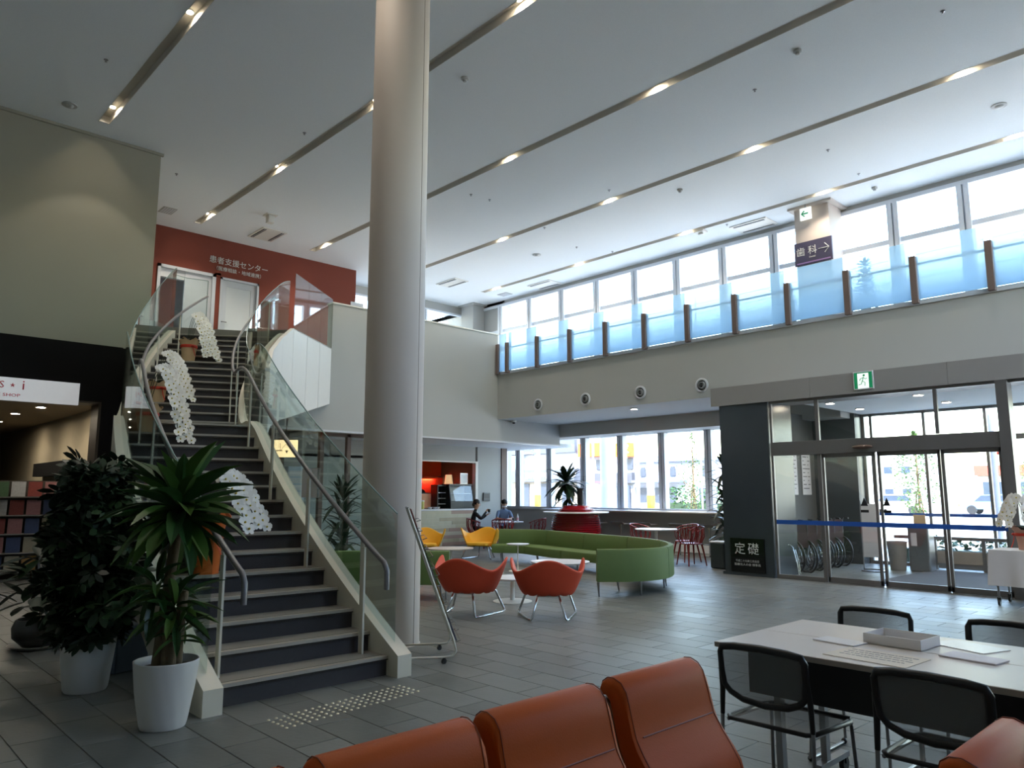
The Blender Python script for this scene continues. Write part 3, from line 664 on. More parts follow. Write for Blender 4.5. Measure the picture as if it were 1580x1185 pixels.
# ------------------------------------------------------------------ entrance: fascia, glazed screen, sliding doors
FASC = M('fascia_grey', (150, 146, 142), .55, var=.02)
b = MB()
for x0, x1 in ((-7.30, -5.46), (-5.455, -3.42), (-3.415, -1.4), (-1.395, 4)): b.bx(x0, x1, 11.86, 12.7, 2.94, 3.27)
struct(b.build('wall_entrance_fascia', FASC))
t = thing('exit_sign', 'green and white running man exit sign on the grey entrance fascia', 'sign', (-4.59, 11.84, 3.12))
b = MB(); b.bx(-.15, .15, 0, .03, -.13, .15); b.build('sign_box', WTOP, t)
EXG = M('exit_green', (16, 120, 76), .5, emit=.25); EXW = M('exit_white', (236, 242, 238), .5, emit=.3)
b = MB(); b.bx(-.135, -.085, -.004, 0, -.115, .135); b.bx(.085, .135, -.004, 0, -.115, .135); b.bx(-.085, .085, -.004, 0, .12, .135); b.build('green_field', EXG, t)
b = MB(); b.bx(-.085, .085, -.003, 0, -.115, .12); b.build('white_field', EXW, t)
b = MB(); b.ball((.015, -.006, .085), .018, .004, .018, 10, 6)
for p in ([(.01, .06), (-.01, .0)], [(.008, .05), (-.04, .035), (-.05, .005)], [(.008, .05), (.04, .025), (.06, .04)], [(-.01, 0), (.03, -.03), (.025, -.08)], [(-.01, 0), (-.03, -.05), (-.07, -.06)]):
    b.tube([(x, -.006, z) for x, z in p], .011, 6, flat=.4)
b.build('running_figure', EXG, t)
EF = M('entrance_frame', (120, 116, 114), .35, metal=.5, var=.04)
wn[0] += 1; scr = MB(); Y0 = 11.95
def vbar(b, x, z0, z1, wd=.035, y=Y0, d=.05): b.bx(x-wd/2, x+wd/2, y-d/2, y+d/2, z0, z1)
vbar(scr, -6.20, 0, 2.94, .04); vbar(scr, -5.40, 0, 2.94, .06); vbar(scr, -3.63, 2.25, 2.94, .05); scr.bx(-6.2, 4, Y0-.03, Y0+.03, 2.90, 2.94)
scr.bx(-6.2, -5.4, Y0-.03, Y0+.03, 0, .07); scr.bx(-6.2, -2.8, Y0-.07, Y0+.09, 2.02, 2.24); scr.bx(-2.84, -2.70, Y0-.1, Y0+.14, 0, 2.94); scr.bx(-2.7, 4, Y0-.03, Y0+.03, 0, .05)
for x in (-1.4, 0, 1.4): vbar(scr, x, 0, 2.94)
es = struct(scr.build('window_%d' % wn[0], EF, bevel=.003))
def pane(parent, x0, x1, z0, z1, y=Y0, m=GLS_E): b = MB(); b.add([(x0, y, z0), (x1, y, z0), (x1, y, z1), (x0, y, z1)], [(0, 1, 2, 3)]); return b.build('pane', m, parent)
pane(es, -6.18, -5.42, .07, 2.02); pane(es, -6.18, -5.42, 2.24, 2.9); pane(es, -5.37, -3.65, 2.24, 2.9); pane(es, -3.61, -2.84, 2.24, 2.9)
for a, c in ((-2.7, -1.42), (-1.38, -.02), (.02, 1.38), (1.42, 4)): pane(es, a, c, .05, 2.9)
for k, (a, c) in enumerate(((-5.36, -4.53), (-4.51, -3.63), (-3.61, -2.85))):
    b = MB(); dy = .03 if k == 1 else 0
    for x in (a+.02, c-.02): vbar(b, x, .02, 2.02, .04, Y0+dy, .04)
    b.bx(a, c, Y0-.02+dy, Y0+.02+dy, .01, .09); b.bx(a, c, Y0-.02+dy, Y0+.02+dy, 1.96, 2.02)
    dr = struct(b.build('door_%d' % (k+3), EF, bevel=.002)); p = pane(dr, a+.04, c-.04, .09, 1.96, Y0+dy)
    if k in (0, 1):
        x = -4.74 if k == 0 else -4.42
        b = MB(); b.prism([(x-.055, 1.20), (x+.055, 1.20), (x, 1.33)], Y0+dy-.006, Y0+dy-.003); b.bx(x-.06, x+.06, Y0+dy-.006, Y0+dy-.003, 1.10, 1.14); b.build('door_sticker', BLKP, dr)
b = MB(); b.bx(-5.4, -2.8, Y0-.1, Y0+.1, -.002, .008); struct(b.build('trim_19', STEEL))
t = thing('door_sensor', 'brown oval automatic door sensor under the entrance header', 'sensor', (-4.67, Y0-.12, 2.10)); b = MB(); b.ball((0, 0, 0), .16, .05, .035, 20, 8); b.build('sensor_body', M('sensor_brown', (96, 74, 64), .3), t, smooth=60)
b = MB(); b.bx(-.02, .02, 0, .06, -.02, .03); b.build('sensor_mount', BLKP, t)
t = thing('blue_tape_band', 'blue safety band running across the inner entrance glazing', 'band', (-4.5, Y0, .92)); b = MB(); b.bx(-6.18, -2.85, Y0-.026, Y0-.021, .885, .955); b.build('band_strip', BLUET, t, world=True)
# outer glazed wall of the vestibule
wn[0] += 1; o2 = MB(); Y1 = 15.85
for x in (-6.2, -6.05, -5.05, -4.0, -3.0, -2.0, -1.0, 0, 1, 2, 3): vbar(o2, x, 0, 3.02, .05, Y1, .08)
o2.bx(-6.2, 4, Y1-.04, Y1+.04, 2.95, 3.02); o2.bx(-6.2, 4, Y1-.06, Y1+.06, 2.36, 2.46); o2.bx(-6.2, 4, Y1-.03, Y1+.03, 0, .06)
ow_ = struct(o2.build('window_%d' % wn[0], EF)); xs = [-6.05, -5.05, -4.0, -3.0, -2.0, -1.0, 0, 1, 2, 3, 4]
for a, c in zip(xs[:-1], xs[1:]): pane(ow_, a+.03, c-.03, .06, 2.36, Y1, GLS); pane(ow_, a+.03, c-.03, 2.46, 2.95, Y1, GLS)
t = thing('blue_tape_band', 'blue safety band across the outer street glazing', 'band', (-3, Y1, .97)); b = MB(); b.bx(-6.0, 2, Y1-.05, Y1-.045, .95, 1.01); b.build('band_strip', BLUET, t, world=True)
t = thing('bench_heater', 'long low grey railing frame with panels along the outer glazing', 'railing', (-3.3, 15.45, 0))
b = MB()
for x in (-4.9, -4.1, -3.0, -1.9): b.bx(x-.03, x+.03, 15.42, 15.48, 0, .56)
b.bx(-5.6, -1.6, 15.40, 15.50, .54, .6); b.bx(-4.9, -1.9, 15.43, 15.47, .08, .12); b.build('rail_frame', EF, t, world=True)
b = MB(); b.bx(-4.87, -1.9, 15.44, 15.46, .12, .34); b.build('rail_panel', M('panel_beige', (160, 150, 140), .5), t, world=True)
b = MB(); b.bx(-6.2, 4, 12.0, 15.8, 3.0, 3.02); struct(b.build('ceiling_vestibule', CEIL))
b = MB(); b.bx(-7.2, -7.1, 12.75, 15.45, 0, 3.0); struct(b.build('wall_vestibule', M('vestibule_grey', (92, 93, 92), .7, var=.02)))
b = MB(); b.bx(-4.9, -2.2, 12.4, 15.2, .0, .012); tag(b.build('entrance_mat', M('mat_charcoal', (70, 70, 72), .95, var=.2, scale=80)), 'large charcoal entrance mat inside the vestibule', 'mat')
for i, (x, y, lab) in enumerate(((-5.76, 13.3, 'near left'), (-5.76, 14.6, 'far left'), (-4.26, 13.2, 'near right'), (-4.26, 14.6, 'far right'), (-10.05, 13.2, ''))):
    if i < 4: downlight(x, y, 2.998, 6, 'orange tinted vestibule ceiling downlight, %s of four' % lab, 'vestibule downlights', size=120, r=.07)
    else: downlight(x, y, SLAB-.002, 90, 'small orange downlight in the soffit under the mezzanine', None, size=120, r=.07)
# notice boards on the vestibule wall
for i, (y, lab) in enumerate(((14.43, 'left'), (15.02, 'right'))):
    t = thing('notice_board', 'tall white notice board with printed lists on the vestibule wall, %s one' % lab, 'notice board', (-7.09, y, 1.78), 0, 'vestibule notice boards')
    b = MB(); b.bx(0, .012, -.19, .19, -.42, .42); b.build('board', WTOP, t)
    for k in range(9):
        z = .34-.08*k; b = MB(); b.bx(.012, .0135, -.15, -.15+.05+.2*((k*7+i*3) % 5)/5, z, z+.018); b.bx(.012, .0135, .06, .1+.05*((k*3) % 2), z, z+.018); b.build('printed_line', M('print_grey', (96, 96, 100), .6), t)
# bin, stand inside the vestibule
t = thing('sanitizer_stand', 'tall grey cabinet with a beige sign standing in the vestibule', 'cabinet', (-4.95, 14.9, 0))
b = MB(); b.rbox(0, 0, .40, .36, .3, .8, r=.03); b.build('cabinet_body', STEEL, t); b = MB(); b.rbox(0, 0, .81, .40, .34, .05, r=.02); b.build('lid', BLKP, t)
b = MB(); b.bx(-.1, .1, -.01, .01, .84, 1.0); b.build('sign_card', WRAPB, t); b = MB(); b.bx(-.12, -.02, -.155, -.151, .45, .68); b.build('notice', WTOP, t)
t = thing('waste_bin', 'beige bin left of the grey cabinet in the vestibule', 'bin', (-5.32, 14.75, 0)); b = MB(); b.lathe([(.13, 0), (.17, .52), (.155, .52), (.12, .02), (0, .02)], 20); b.build('bin_body', M('bin_beige', (150, 142, 134), .6), t, smooth=40)
t = thing('floor_sign_stand', 'slim white information stand on a round foot in the vestibule', 'sign stand', (-5.55, 14.2, 0), R(20))
b = MB(); b.lathe([(.2, 0), (.2, .02), (0, .03)], 20); b.build('foot', STEEL, t); b = MB(); b.bx(-.16, -.14, -.01, .01, .02, 1.25); b.bx(.14, .16, -.01, .01, .02, 1.25); b.bx(-.16, .16, -.01, .01, .02, .05); b.build('stand_frame', STEEL, t)
b = MB(); b.bx(-.14, .14, -.012, .012, .25, 1.2); b.build('sign_panel', WTOP, t)

# direction sign and exit arrow on the upper square pillar
t = thing('direction_sign', 'purple-grey direction sign with white characters and arrow on the upper pillar', 'sign', (-6.66, 14.97, 6.42))
b = MB(); b.bx(-7.04, -6.24, 14.965, 14.998, 6.16, 6.66); b.build('sign_panel', M('sign_violet', (66, 62, 84), .5), t, world=True)
text('lettering', '歯 科', .2, CHAR, t, FACE_Y(-6.78, 14.963, 6.44)); text('lettering', 'Dental', .05, CHAR, t, FACE_Y(-6.66, 14.963, 6.31))
b = MB(); b.tube([(-6.52, 14.96, 6.44), (-6.30, 14.96, 6.44)], .008, 6); b.tube([(-6.39, 14.96, 6.54), (-6.30, 14.96, 6.44), (-6.39, 14.96, 6.34)], .008, 6); b.build('arrow', CHAR, t, world=True)
b = MB(); b.bx(-7.0, -6.28, 14.96, 14.964, 6.19, 6.215); b.build('stripe', M('sign_lilac', (150, 120, 170), .5), t, world=True)
t = thing('exit_sign', 'small white sign with a green left arrow hanging at the upper pillar top', 'sign', (-6.72, 14.9, 7.24))
b = MB(); b.bx(-.12, .12, -.02, .02, -.13, .13); b.build('sign_box', EXW, t); b = MB(); b.tube([(-.07, -.024, 0), (.06, -.024, 0)], .014, 6); b.tube([(-.02, -.024, .06), (-.08, -.024, 0), (-.02, -.024, -.06)], .014, 6); b.build('arrow', EXG, t)
b = MB(); b.bx(-.01, .01, -.01, .01, .13, ZC-7.24); b.build('hanger', STEEL, t)

# ------------------------------------------------------------------ air nozzles, ceiling fittings
for i, x in enumerate((-12.52, -11.02, -9.49, -8.0)):
    t = thing('air_nozzle', 'round grey jet air nozzle in the mezzanine face, %s from the left' % ordn[i], 'air nozzle', (x, 12.70, 3.49), 0, 'jet nozzles in the mezzanine face')
    b = MB(); n = 28
    def ring(b, rr, n=28): b.lathe(rr, n)
    b.lathe([(.10, 0), (.145, 0), (.145, .02), (.12, .03), (.105, .02), (.10, 0)], 28); o = b.build('nozzle_ring', FRAMEW, t, smooth=50); o.rotation_euler = (R(90), 0, 0)
    b = MB(); b.lathe([(.1, .002), (.1, .012), (.085, .012), (.085, .002), (.1, .002)], 28); b.lathe([(.0, .004), (.1, .004)], 28); o = b.build('nozzle_throat', BLKP, t); o.rotation_euler = (R(90), 0, 0)
    b = MB(); b.lathe([(.05, .0), (.075, .0), (.068, .06), (.045, .06), (.05, 0)], 24, (.015, 0, 0)); b.bx(-.05, .08, -.004, .004, .03, .06); o = b.build('nozzle_jet', M('nozzle_grey', (130, 132, 132), .4), t, smooth=50); o.rotation_euler = (R(90), 0, 0)
def ac(x, y, wx, wy, label):
    t = thing('ceiling_air_conditioner', label, 'air conditioner', (x, y, ZC))
    b = MB(); b.rbox(0, 0, -.012, wx, wy, .024, r=.01); b.build('panel', WHITE, t)
    for s in (-1, 1): b = MB(); b.bx(-wx*.42, wx*.42, s*wy*.36-.035, s*wy*.36+.035, -.028, -.024); b.build('air_slot', BLKP, t); b = MB(); b.bx(-wx*.42, wx*.42, s*wy*.36-.008, s*wy*.36+.004, -.036, -.028); b.build('louvre', FRAMEW, t)
ac(-16.3, 7.45, .85, .6, 'white two-slot ceiling air conditioner above the upper floor lettering')
ac(-16.5, 13.2, .9, .5, 'white two-slot ceiling air conditioner just right of the round column')
ac(-14.8, 15.3, .9, .55, 'white two-slot ceiling air conditioner near the left gallery windows')
ac(-8.1, 15.25, .9, .6, 'white two-slot ceiling air conditioner left of the upper square pillar')
def dome(x, y, r, h, label, cat='detector', m=WHITE, z=ZC, name='smoke_detector'):
    t = thing(name, label, cat, (x, y, z)); b = MB(); b.lathe([(r, 0), (r, -h*.4), (r*.7, -h*.5)], 18); b.build('base', m, t, smooth=40)
    b = MB(); b.lathe([(r*.6, -h*.5), (r*.5, -h*.9), (0, -h)], 16); b.build('dome', BLKP if name == 'dome_camera' else m, t, smooth=50)
DG = M('detector_grey', (176, 176, 172), .5)
for x, y, w_ in ((-7.92, 6.53, 'right of the round column'), (-8.09, 12.3, 'above the middle gallery windows'), (-4.23, 9.42, 'in the upper right ceiling'), (-5.36, 15.05, 'right of the upper square pillar')):
    dome(x, y, .055, .07, 'grey ceiling smoke detector %s' % w_, m=DG)
for x, y, w_ in ((-13.01, 13.17, 'above the left gallery'), (-12.79, 2.5, 'near the left wall top'), (-2.74, 13.17, 'at the right edge of the ceiling')):
    dome(x, y, .11, .035, 'flat round ceiling speaker %s' % w_, 'speaker', DG, name='ceiling_speaker')
smalls = [(-11.04, 2.55), (-9.09, 11.29), (-5.15, 9.93), (-5.27, 12.73), (-11.18, 9.41), (-11.12, 9.87), (-2.57, 9.95), (-11.1, 5.64), (-14.29, 4.66), (-8.49, 14.76), (-11.49, 11.89), (-11.9, 13.46), (-11.51, 14.38), (-5.31, 14.16), (-14.2, 9.4), (-14.6, 10.6)]
for i, (x, y) in enumerate(smalls):
    t = thing('sprinkler_head', 'tiny ceiling sprinkler head among those scattered over the big ceiling', 'sprinkler', (x, y, ZC), 0, 'tiny sprinkler heads')
    b = MB(); b.lathe([(.03, 0), (.03, -.006), (.01, -.012), (.008, -.03), (.018, -.034), (0, -.036)], 12); b.build('head', STEEL, t, smooth=40)
dome(-13.9, 13.2, .07, .09, 'black dome camera under the mezzanine soffit', 'camera', WHITE, SLAB, 'dome_camera')
t = thing('air_vent', 'small square ceiling vent above the orange-brown wall', 'vent', (-16.35, 5.2, ZC)); b = MB(); b.bx(-.2, .2, -.14, .14, -.012, 0); b.build('vent_frame', DG, t); b = MB(); [b.bx(-.17, .17, -.11+.05*k, -.08+.05*k, -.018, -.012) for k in range(5)]; b.build('vent_slats', FRAMEW, t)
t = thing('air_vent', 'small square ceiling vent near the far left gallery window', 'vent', (-16.4, 15.2, ZC)); b = MB(); b.bx(-.2, .2, -.14, .14, -.012, 0); b.build('vent_frame', DG, t); b = MB(); [b.bx(-.17, .17, -.11+.05*k, -.08+.05*k, -.018, -.012) for k in range(5)]; b.build('vent_slats', FRAMEW, t)
t = thing('projector_bracket', 'white box bracket hanging from the ceiling above the upper floor', 'bracket', (-15.1, 6.95, ZC)); b = MB(); b.bx(-.12, .12, -.12, .12, -.02, 0); b.build('plate', WHITE, t); b = MB(); b.bx(-.07, .07, -.07, .07, -.18, -.02); b.build('box', WHITE, t)
t = thing('projector_bracket', 'white sensor fitting on the ceiling over the gallery centre', 'bracket', (-9.15, 14.7, ZC)); b = MB(); b.bx(-.13, .13, -.1, .1, -.04, 0); b.build('plate', WHITE, t); b = MB(); b.bx(-.05, .07, -.02, .02, -.09, -.04); b.build('box', WHITE, t)

# ------------------------------------------------------------------ green sofas
def catmull(P, per=6):
    P = [Vector(p) for p in P]; Q = [P[0]*2-P[1]]+P+[P[-1]*2-P[-2]]; out = []
    for i in range(1, len(Q)-2):
        for k in range(per):
            t = k/per; a, b_, c, d = Q[i-1], Q[i], Q[i+1], Q[i+2]
            out.append(.5*((2*b_)+(c-a)*t+(2*a-5*b_+4*c-d)*t*t+(3*b_-a-3*c+d)*t**3))
    out.append(P[-1]); return out
def resample(pts, n):
    L = [0]
    for a, c in zip(pts[:-1], pts[1:]): L.append(L[-1]+(c-a).length)
    out = []; j = 0
    for i in range(n+1):
        d = L[-1]*i/n
        while j < len(L)-2 and L[j+1] < d: j += 1
        out.append(pts[j].lerp(pts[j+1], (d-L[j])/max(1e-9, L[j+1]-L[j])))
    return out
def sofa(name, label, outer, segs, legs, cat='sofa'):
    pts = resample(catmull([(x, y, 0) for x, y in outer]), 48)
    mid = pts[len(pts)//2]; t = thing(name, label, cat, (mid.x, mid.y, 0))
    nr = []
    for i in range(len(pts)):
        d = (pts[min(i+1, 48)]-pts[max(i-1, 0)]).normalized(); nr.append(Vector((d.y, -d.x, 0)))
    def sweep(prof, i0, i1, gap=.004):
        m = MB(); n = len(prof); vs = []
        for i in range(i0, i1+1):
            sh = 0
            p = pts[i].copy()
            if i == i0: p = p.lerp(pts[i+1], gap/((pts[i+1]-p).length))
            if i == i1: p = p.lerp(pts[i-1], gap/((pts[i-1]-p).length))
            vs += [(p.x+nr[i].x*a, p.y+nr[i].y*a, z) for a, z in prof]
        k = i1-i0; fs = [tuple(range(n)), tuple(range(len(vs)-1, len(vs)-1-n, -1))]
        for i in range(k):
            for j in range(n): fs.append((i*n+j, (i+1)*n+j, (i+1)*n+(j+1) % n, i*n+(j+1) % n))
        return m.add(vs, fs)
    back = [(0, .20), (0, .60), (.015, .63), (.04, .64), (.08, .635), (.11, .60), (.135, .40), (.14, .20)]
    seat = [(.14, .19), (.14, .345), (.30, .352), (.60, .355), (.645, .34), (.66, .31), (.655, .19)]
    cuts = [round(48*k/segs) for k in range(segs+1)]
    for a, c in zip(cuts[:-1], cuts[1:]):
        sweep(back, a, c, .006).build('backrest', GREEN, t, smooth=35, world=True)
        sweep(seat, a, c-(1 if c == 48 else 0), .006).build('seat', GREEN, t, smooth=35, world=True)
    for x, y in legs:
        m = MB(); m.tube([(x, y, .2), (x+.02*math.cos(x*9), y+.02, 0)], [.022, .009], 8); m.build('leg', STEEL, t, world=True, smooth=40)
    return t
sofa('curved_sofa', 'long curved green vinyl sofa sweeping round the lounge tables', [(-11.95, 10.95), (-11.2, 11.35), (-10.2, 11.15), (-9.2, 10.95), (-8.2, 10.72), (-7.4, 10.35), (-6.82, 9.85), (-6.45, 9.25), (-6.36, 8.8), (-6.47, 8.38), (-6.78, 8.0)], 6,
     [(-6.78, 8.02), (-6.47, 8.55), (-6.72, 9.45), (-6.88, 9.70), (-11.35, 10.42), (-11.85, 10.9), (-9.2, 10.3), (-7.6, 10.1), (-10.4, 10.5), (-7.02, 8.72)])
sofa('curved_sofa', 'second green sofa mostly hidden behind the round column', [(-7.90, 6.33), (-8.25, 5.98), (-8.6, 5.62), (-8.95, 5.25), (-9.25, 4.85)], 2, [(-7.97, 6.33), (-9.2, 4.95), (-8.45, 6.6), (-9.7, 5.4)])

# ------------------------------------------------------------------ shell lounge chairs
def shell_chair(name, label, ms, mseat, loc, rz):
    t = thing(name, label, 'armchair', (loc[0], loc[1], 0), rz)
    def H(ph):   # rim height above the pan, ph in degrees from the back centre
        a = abs(ph)
        if a < 62: return .245+.135*math.cos(math.pi/62*a)*.5+.0675-.0
        return .245+.13*min(1, (a-62)/43)**1.25
    A = 112
    def fn(u, v):
        ph = (u*2-1)*A; a = R(ph); q = v
        bx_, by_ = .255*math.sin(a), -.235*math.cos(a)
        rx, ry = .405*math.sin(a), -.36*math.cos(a)
        e = min(1, abs(ph)/A); rx *= 1+.08*max(0, e-.8)/.2
        z = .285+H(ph)*q; k = q**.72
        return Vector((bx_+(rx-bx_)*k, by_+(ry-by_)*k, z-.02*(1-q)**2))
    m = MB(); m.grid(fn, 41, 11)
    # pan
    o = len(m.v); n = 24
    m.add([(0, .02, .262)]+[fn(i/(n), 0) for i in range(n+1)], [(0, i+1, i+2) for i in range(n)]+[(0, n+1, 1)])
    s = m.build('shell', ms, t, smooth=60); sm = s.modifiers.new('solid', 'SOLIDIFY'); sm.thickness = .03; sm.offset = 1
    sb = s.modifiers.new('sub', 'SUBSURF'); sb.levels = 1; sb.render_levels = 1
    m = MB()
    pts = [(.24*math.sin(R(a)), -.22*math.cos(R(a))) for a in range(-105, 106, 10)]+[(.25, .2), (.2, .25), (-.2, .25), (-.25, .2)]
    m.prism(pts, .285, .345, 'z'); c = m.build('seat', mseat, t, smooth=40, bevel=.015)
    for sx in (-1, 1):
        P = [(sx*.10, -.12, .262), (sx*.12, -.20, .25), (sx*.185, -.29, .03), (sx*.20, -.30, .012), (sx*.235, -.22, .012), (sx*.33, .20, .012), (sx*.335, .25, .02), (sx*.325, .26, .045), (sx*.25, .19, .25), (sx*.23, .15, .262), (sx*.1, .1, .262)]
        m = MB(); m.tube(P, .013, 8); m.build('runner_leg', CHROME, t, smooth=60)
    m = MB(); m.tube([(-.12, -.2, .255), (.12, -.2, .255)], .0115, 8); m.build('cross_bar', CHROME, t, smooth=60)
    return t
shell_chair('shell_armchair', 'left orange shell armchair on a chrome sled base, seen from behind', ORSHELL, ORSEAT, (-6.92, 5.86), R(26.6))
shell_chair('shell_armchair', 'right orange shell armchair on a chrome sled base, seen from behind', ORSHELL, ORSEAT, (-6.13, 6.36), R(45.7))
shell_chair('shell_armchair', 'yellow shell armchair facing the lounge in front of the seated woman', YSHELL, YSEAT, (-12.39, 10.79), R(-155))
shell_chair('shell_armchair', 'yellow shell armchair partly hidden behind the round column', YSHELL, YSEAT, (-13.0, 9.75), R(-128))

# ------------------------------------------------------------------ lounge tables
def round_table(x, y, r, h, br, pr, label, name='round_table', top=WTOP):
    t = thing(name, label, 'table', (x, y, 0))
    m = MB(); m.lathe([(0, h-.022), (r-.015, h-.022), (r, h-.008), (r, h), (0, h)], 48); m.build('tabletop', top, t, smooth=30)
    m = MB(); m.lathe([(pr, .015), (pr, h-.022)], 20); m.build('pole', WHITE, t, smooth=40)
    m = MB(); m.lathe([(br, 0), (br, .008), (br*.9, .014), (pr*1.3, .02), (0, .02)], 40); m.build('base', WHITE, t, smooth=30)
    return t
round_table(-7.29, 6.90, .30, .31, .255, .03, 'low white round table between the two orange armchairs')
round_table(-8.25, 8.85, .46, .33, .24, .03, 'wide low white round table in front of the curved sofa')
round_table(-9.95, 9.55, .205, .49, .17, .012, 'small taller white side table with a thin pole by the sofa')
round_table(-11.7, 9.40, .45, .33, .24, .03, 'pale low round table in front of the yellow armchairs', top=DTOP)
# paper on the wide low table
m = MB(); m.rbox(-8.5, 8.62, .334, .25, .18, .006, r=.002, rz=.6); tag(m.build('magazine', WTOP), 'white leaflet lying on the wide low white table', 'leaflet')
# cafe tables
round_table(-14.45, 13.5, .42, .66, .22, .03, 'white cafe table where the couple sits', 'cafe_table')
round_table(-9.15, 12.65, .42, .68, .24, .03, 'white round cafe table at the window side beside the red chairs', 'cafe_table')

# ------------------------------------------------------------------ red branch-pattern cafe chairs
def red_chair(loc, rz, label):
    t = thing('cafe_chair', label, 'chair', (loc[0], loc[1], 0), rz, 'red cafe chairs')
    m = MB(); m.lathe([(0, .405), (.19, .405), (.215, .415), (.21, .428), (0, .422)], 28); m.build('seat', REDP, t, smooth=50)
    def rim(a): return Vector((.27*math.sin(a), -.25*math.cos(a), .755-.12*(abs(a)/R(115))**2))
    m = MB(); m.tube([rim(R(a)) for a in range(-115, 116, 10)], .011, 7)
    for a in range(-108, 109, 12):
        base = Vector((.2*math.sin(R(a)), -.19*math.cos(R(a)), .415)); tp = rim(R(a+(7 if (a//12) % 2 else -7)))
        mid = base.lerp(tp, .5)+Vector((.03*math.sin(R(a)), -.03*math.cos(R(a)), -.02)); m.tube([base, mid, tp], [.009, .008, .007], 6)
    for a in range(-100, 101, 25):
        p = rim(R(a)).lerp(Vector((.2*math.sin(R(a)), -.19*math.cos(R(a)), .415)), .45)+Vector((.02*math.sin(R(a)), -.02*math.cos(R(a)), 0)); q = rim(R(a+16)).lerp(p, .25); m.tube([p, q], .006, 6)
    m.build('branch_backrest', REDP, t, smooth=60)
    for sx, sy in ((-1, -1), (1, -1), (-1, 1), (1, 1)):
        m = MB(); m.tube([(sx*.15, sy*.14, .41), (sx*.18, sy*.175, .2), (sx*.205, sy*.205, 0)], [.019, .016, .012], 8); m.build('leg', REDP, t, smooth=60)
    return t
red_chair((-8.44, 12.80), R(68), 'red branch-pattern cafe chair nearest the dark pillar')
red_chair((-9.72, 12.95), R(-80), 'red branch-pattern cafe chair left of the window-side table')
red_chair((-8.95, 13.4), R(160), 'red branch-pattern cafe chair behind the window-side table')
red_chair((-14.75, 12.68), R(-42), 'red branch-pattern cafe chair the woman in black sits on')
red_chair((-15.10, 13.98), R(-140), 'red branch-pattern cafe chair the man in blue sits on')
red_chair((-13.75, 13.85), R(115), 'empty red branch-pattern chair right of the couple\'s table')
red_chair((-14.05, 12.95), R(40), 'empty red branch-pattern chair in front of the couple\'s table')

# ------------------------------------------------------------------ bar stools at the window ledge
for i, x in enumerate((-12.5, -11.75, -10.95, -10.05, -9.27)):
    t = thing('bar_stool', 'low-backed grey bar stool at the window ledge, %s from the left' % ordn[i], 'stool', (x, 14.8, 0), R(0), 'bar stools at the window ledge')
    m = MB(); m.prism([(-.17, .63), (-.14, .665), (.10, .66), (.17, .70), (.19, .70), (.12, .635), (-.14, .64)], -.19, .19, 'x')
    ST = M('stool_seat', (120, 112, 104), .4); s = m.build('seat', ST, t, bevel=.006); s.rotation_euler = (0, 0, R(180))
    m = MB(); m.tube([(0, 0, .02), (0, 0, .64)], .02, 10); m.build('pole', CHROME, t, smooth=40)
    m = MB(); m.tube([(-.17, 0, .26), (-.15, -.14, .26), (.15, -.14, .26), (.17, 0, .26), (0, 0, .27)], .009, 8); m.build('foot_rest', CHROME, t, smooth=60)
    m = MB(); m.lathe([(.2, 0), (.2, .008), (.03, .022), (0, .022)], 28); m.build('base', CHROME, t, smooth=30)

# ------------------------------------------------------------------ red ribbed planter table
JX, JY = -12.38, 13.85
t = thing('ribbed_planter', 'large red horizontally ribbed round planter with a white disc ring', 'planter', (JX, JY, 0))
m = MB(); prof = []
for k in range(20):
    z = .05+.05*k; u = (z-.5)/.62; r = .60*math.sqrt(max(.05, 1-u*u*.55))
    if k > 17: r *= .88
    prof += [(r, z-.018), (r+.016, z-.010), (r+.016, z+.004), (r, z+.012), (r-.06, z+.016), (r-.06, z+.028)]
m.lathe(prof+[(.32, 1.05), (.32, 1.09), (.24, 1.10), (0, 1.08)], 48); m.build('ribbed_body', REDJ, t, smooth=35)
m = MB(); m.lathe([(.60, .92), (.80, .92), (.80, .945), (.60, .945)], 64); m.build('disc_shelf', WTOP, t, smooth=30)
# ------------------------------------------------------------------ plants
def leaf_mesh(name, L, W, mat, droop=.25, fold=.12, n=6, tipw=0.0):
    m = MB(); vs = []; fs = []
    for i in range(n+1):
        t_ = i/n; wd = W*math.sin(math.pi*min(1, t_*.86+.07))**.8*(1 if i < n else .02); z = -droop*L*t_*t_
        y = L*t_*(1-.12*droop*t_)
        vs += [(-wd, y, z+fold*wd), (0, y, z-fold*wd), (wd, y, z+fold*wd)]
    for i in range(n):
        a = i*3; fs += [(a, a+1, a+4, a+3), (a+1, a+2, a+5, a+4)]
    m.add(vs, fs); return m.mesh(name, mat, smooth=60, fix=False)
def put_leaf(me, parent, p, az, el, sc_, roll=0):
    return piece('leaf', me, parent, p, (el, roll, az-math.pi/2), sc_)
def pot(t, prof, mat, soil_z, soil_r, n=40, twist=False):
    m = MB()
    if twist:
        def fn(u, v):
            k = v*(len(prof)-1); i = min(int(k), len(prof)-2); r = prof[i][0]+(prof[i+1][0]-prof[i][0])*(k-i); z = prof[i][1]+(prof[i+1][1]-prof[i][1])*(k-i)
            a = u*2*math.pi; r *= 1+.012*abs(math.sin(7*a+z*9))
            return (r*math.cos(a), r*math.sin(a), z)
        m.grid(fn, 84, 18, True); m.lathe([(0, .004), (prof[0][0]*.98, .004)], 40)
    else: m.lathe(prof, n)
    o = m.build('planter_pot', mat, t, smooth=50)
    if twist: s = o.modifiers.new('solid', 'SOLIDIFY'); s.thickness = .008
    m = MB(); m.lathe([(0, soil_z+.01), (soil_r*.6, soil_z+.006), (soil_r, soil_z)], 24); m.build('soil', SOIL, t, smooth=60)
rp = random.Random(11)
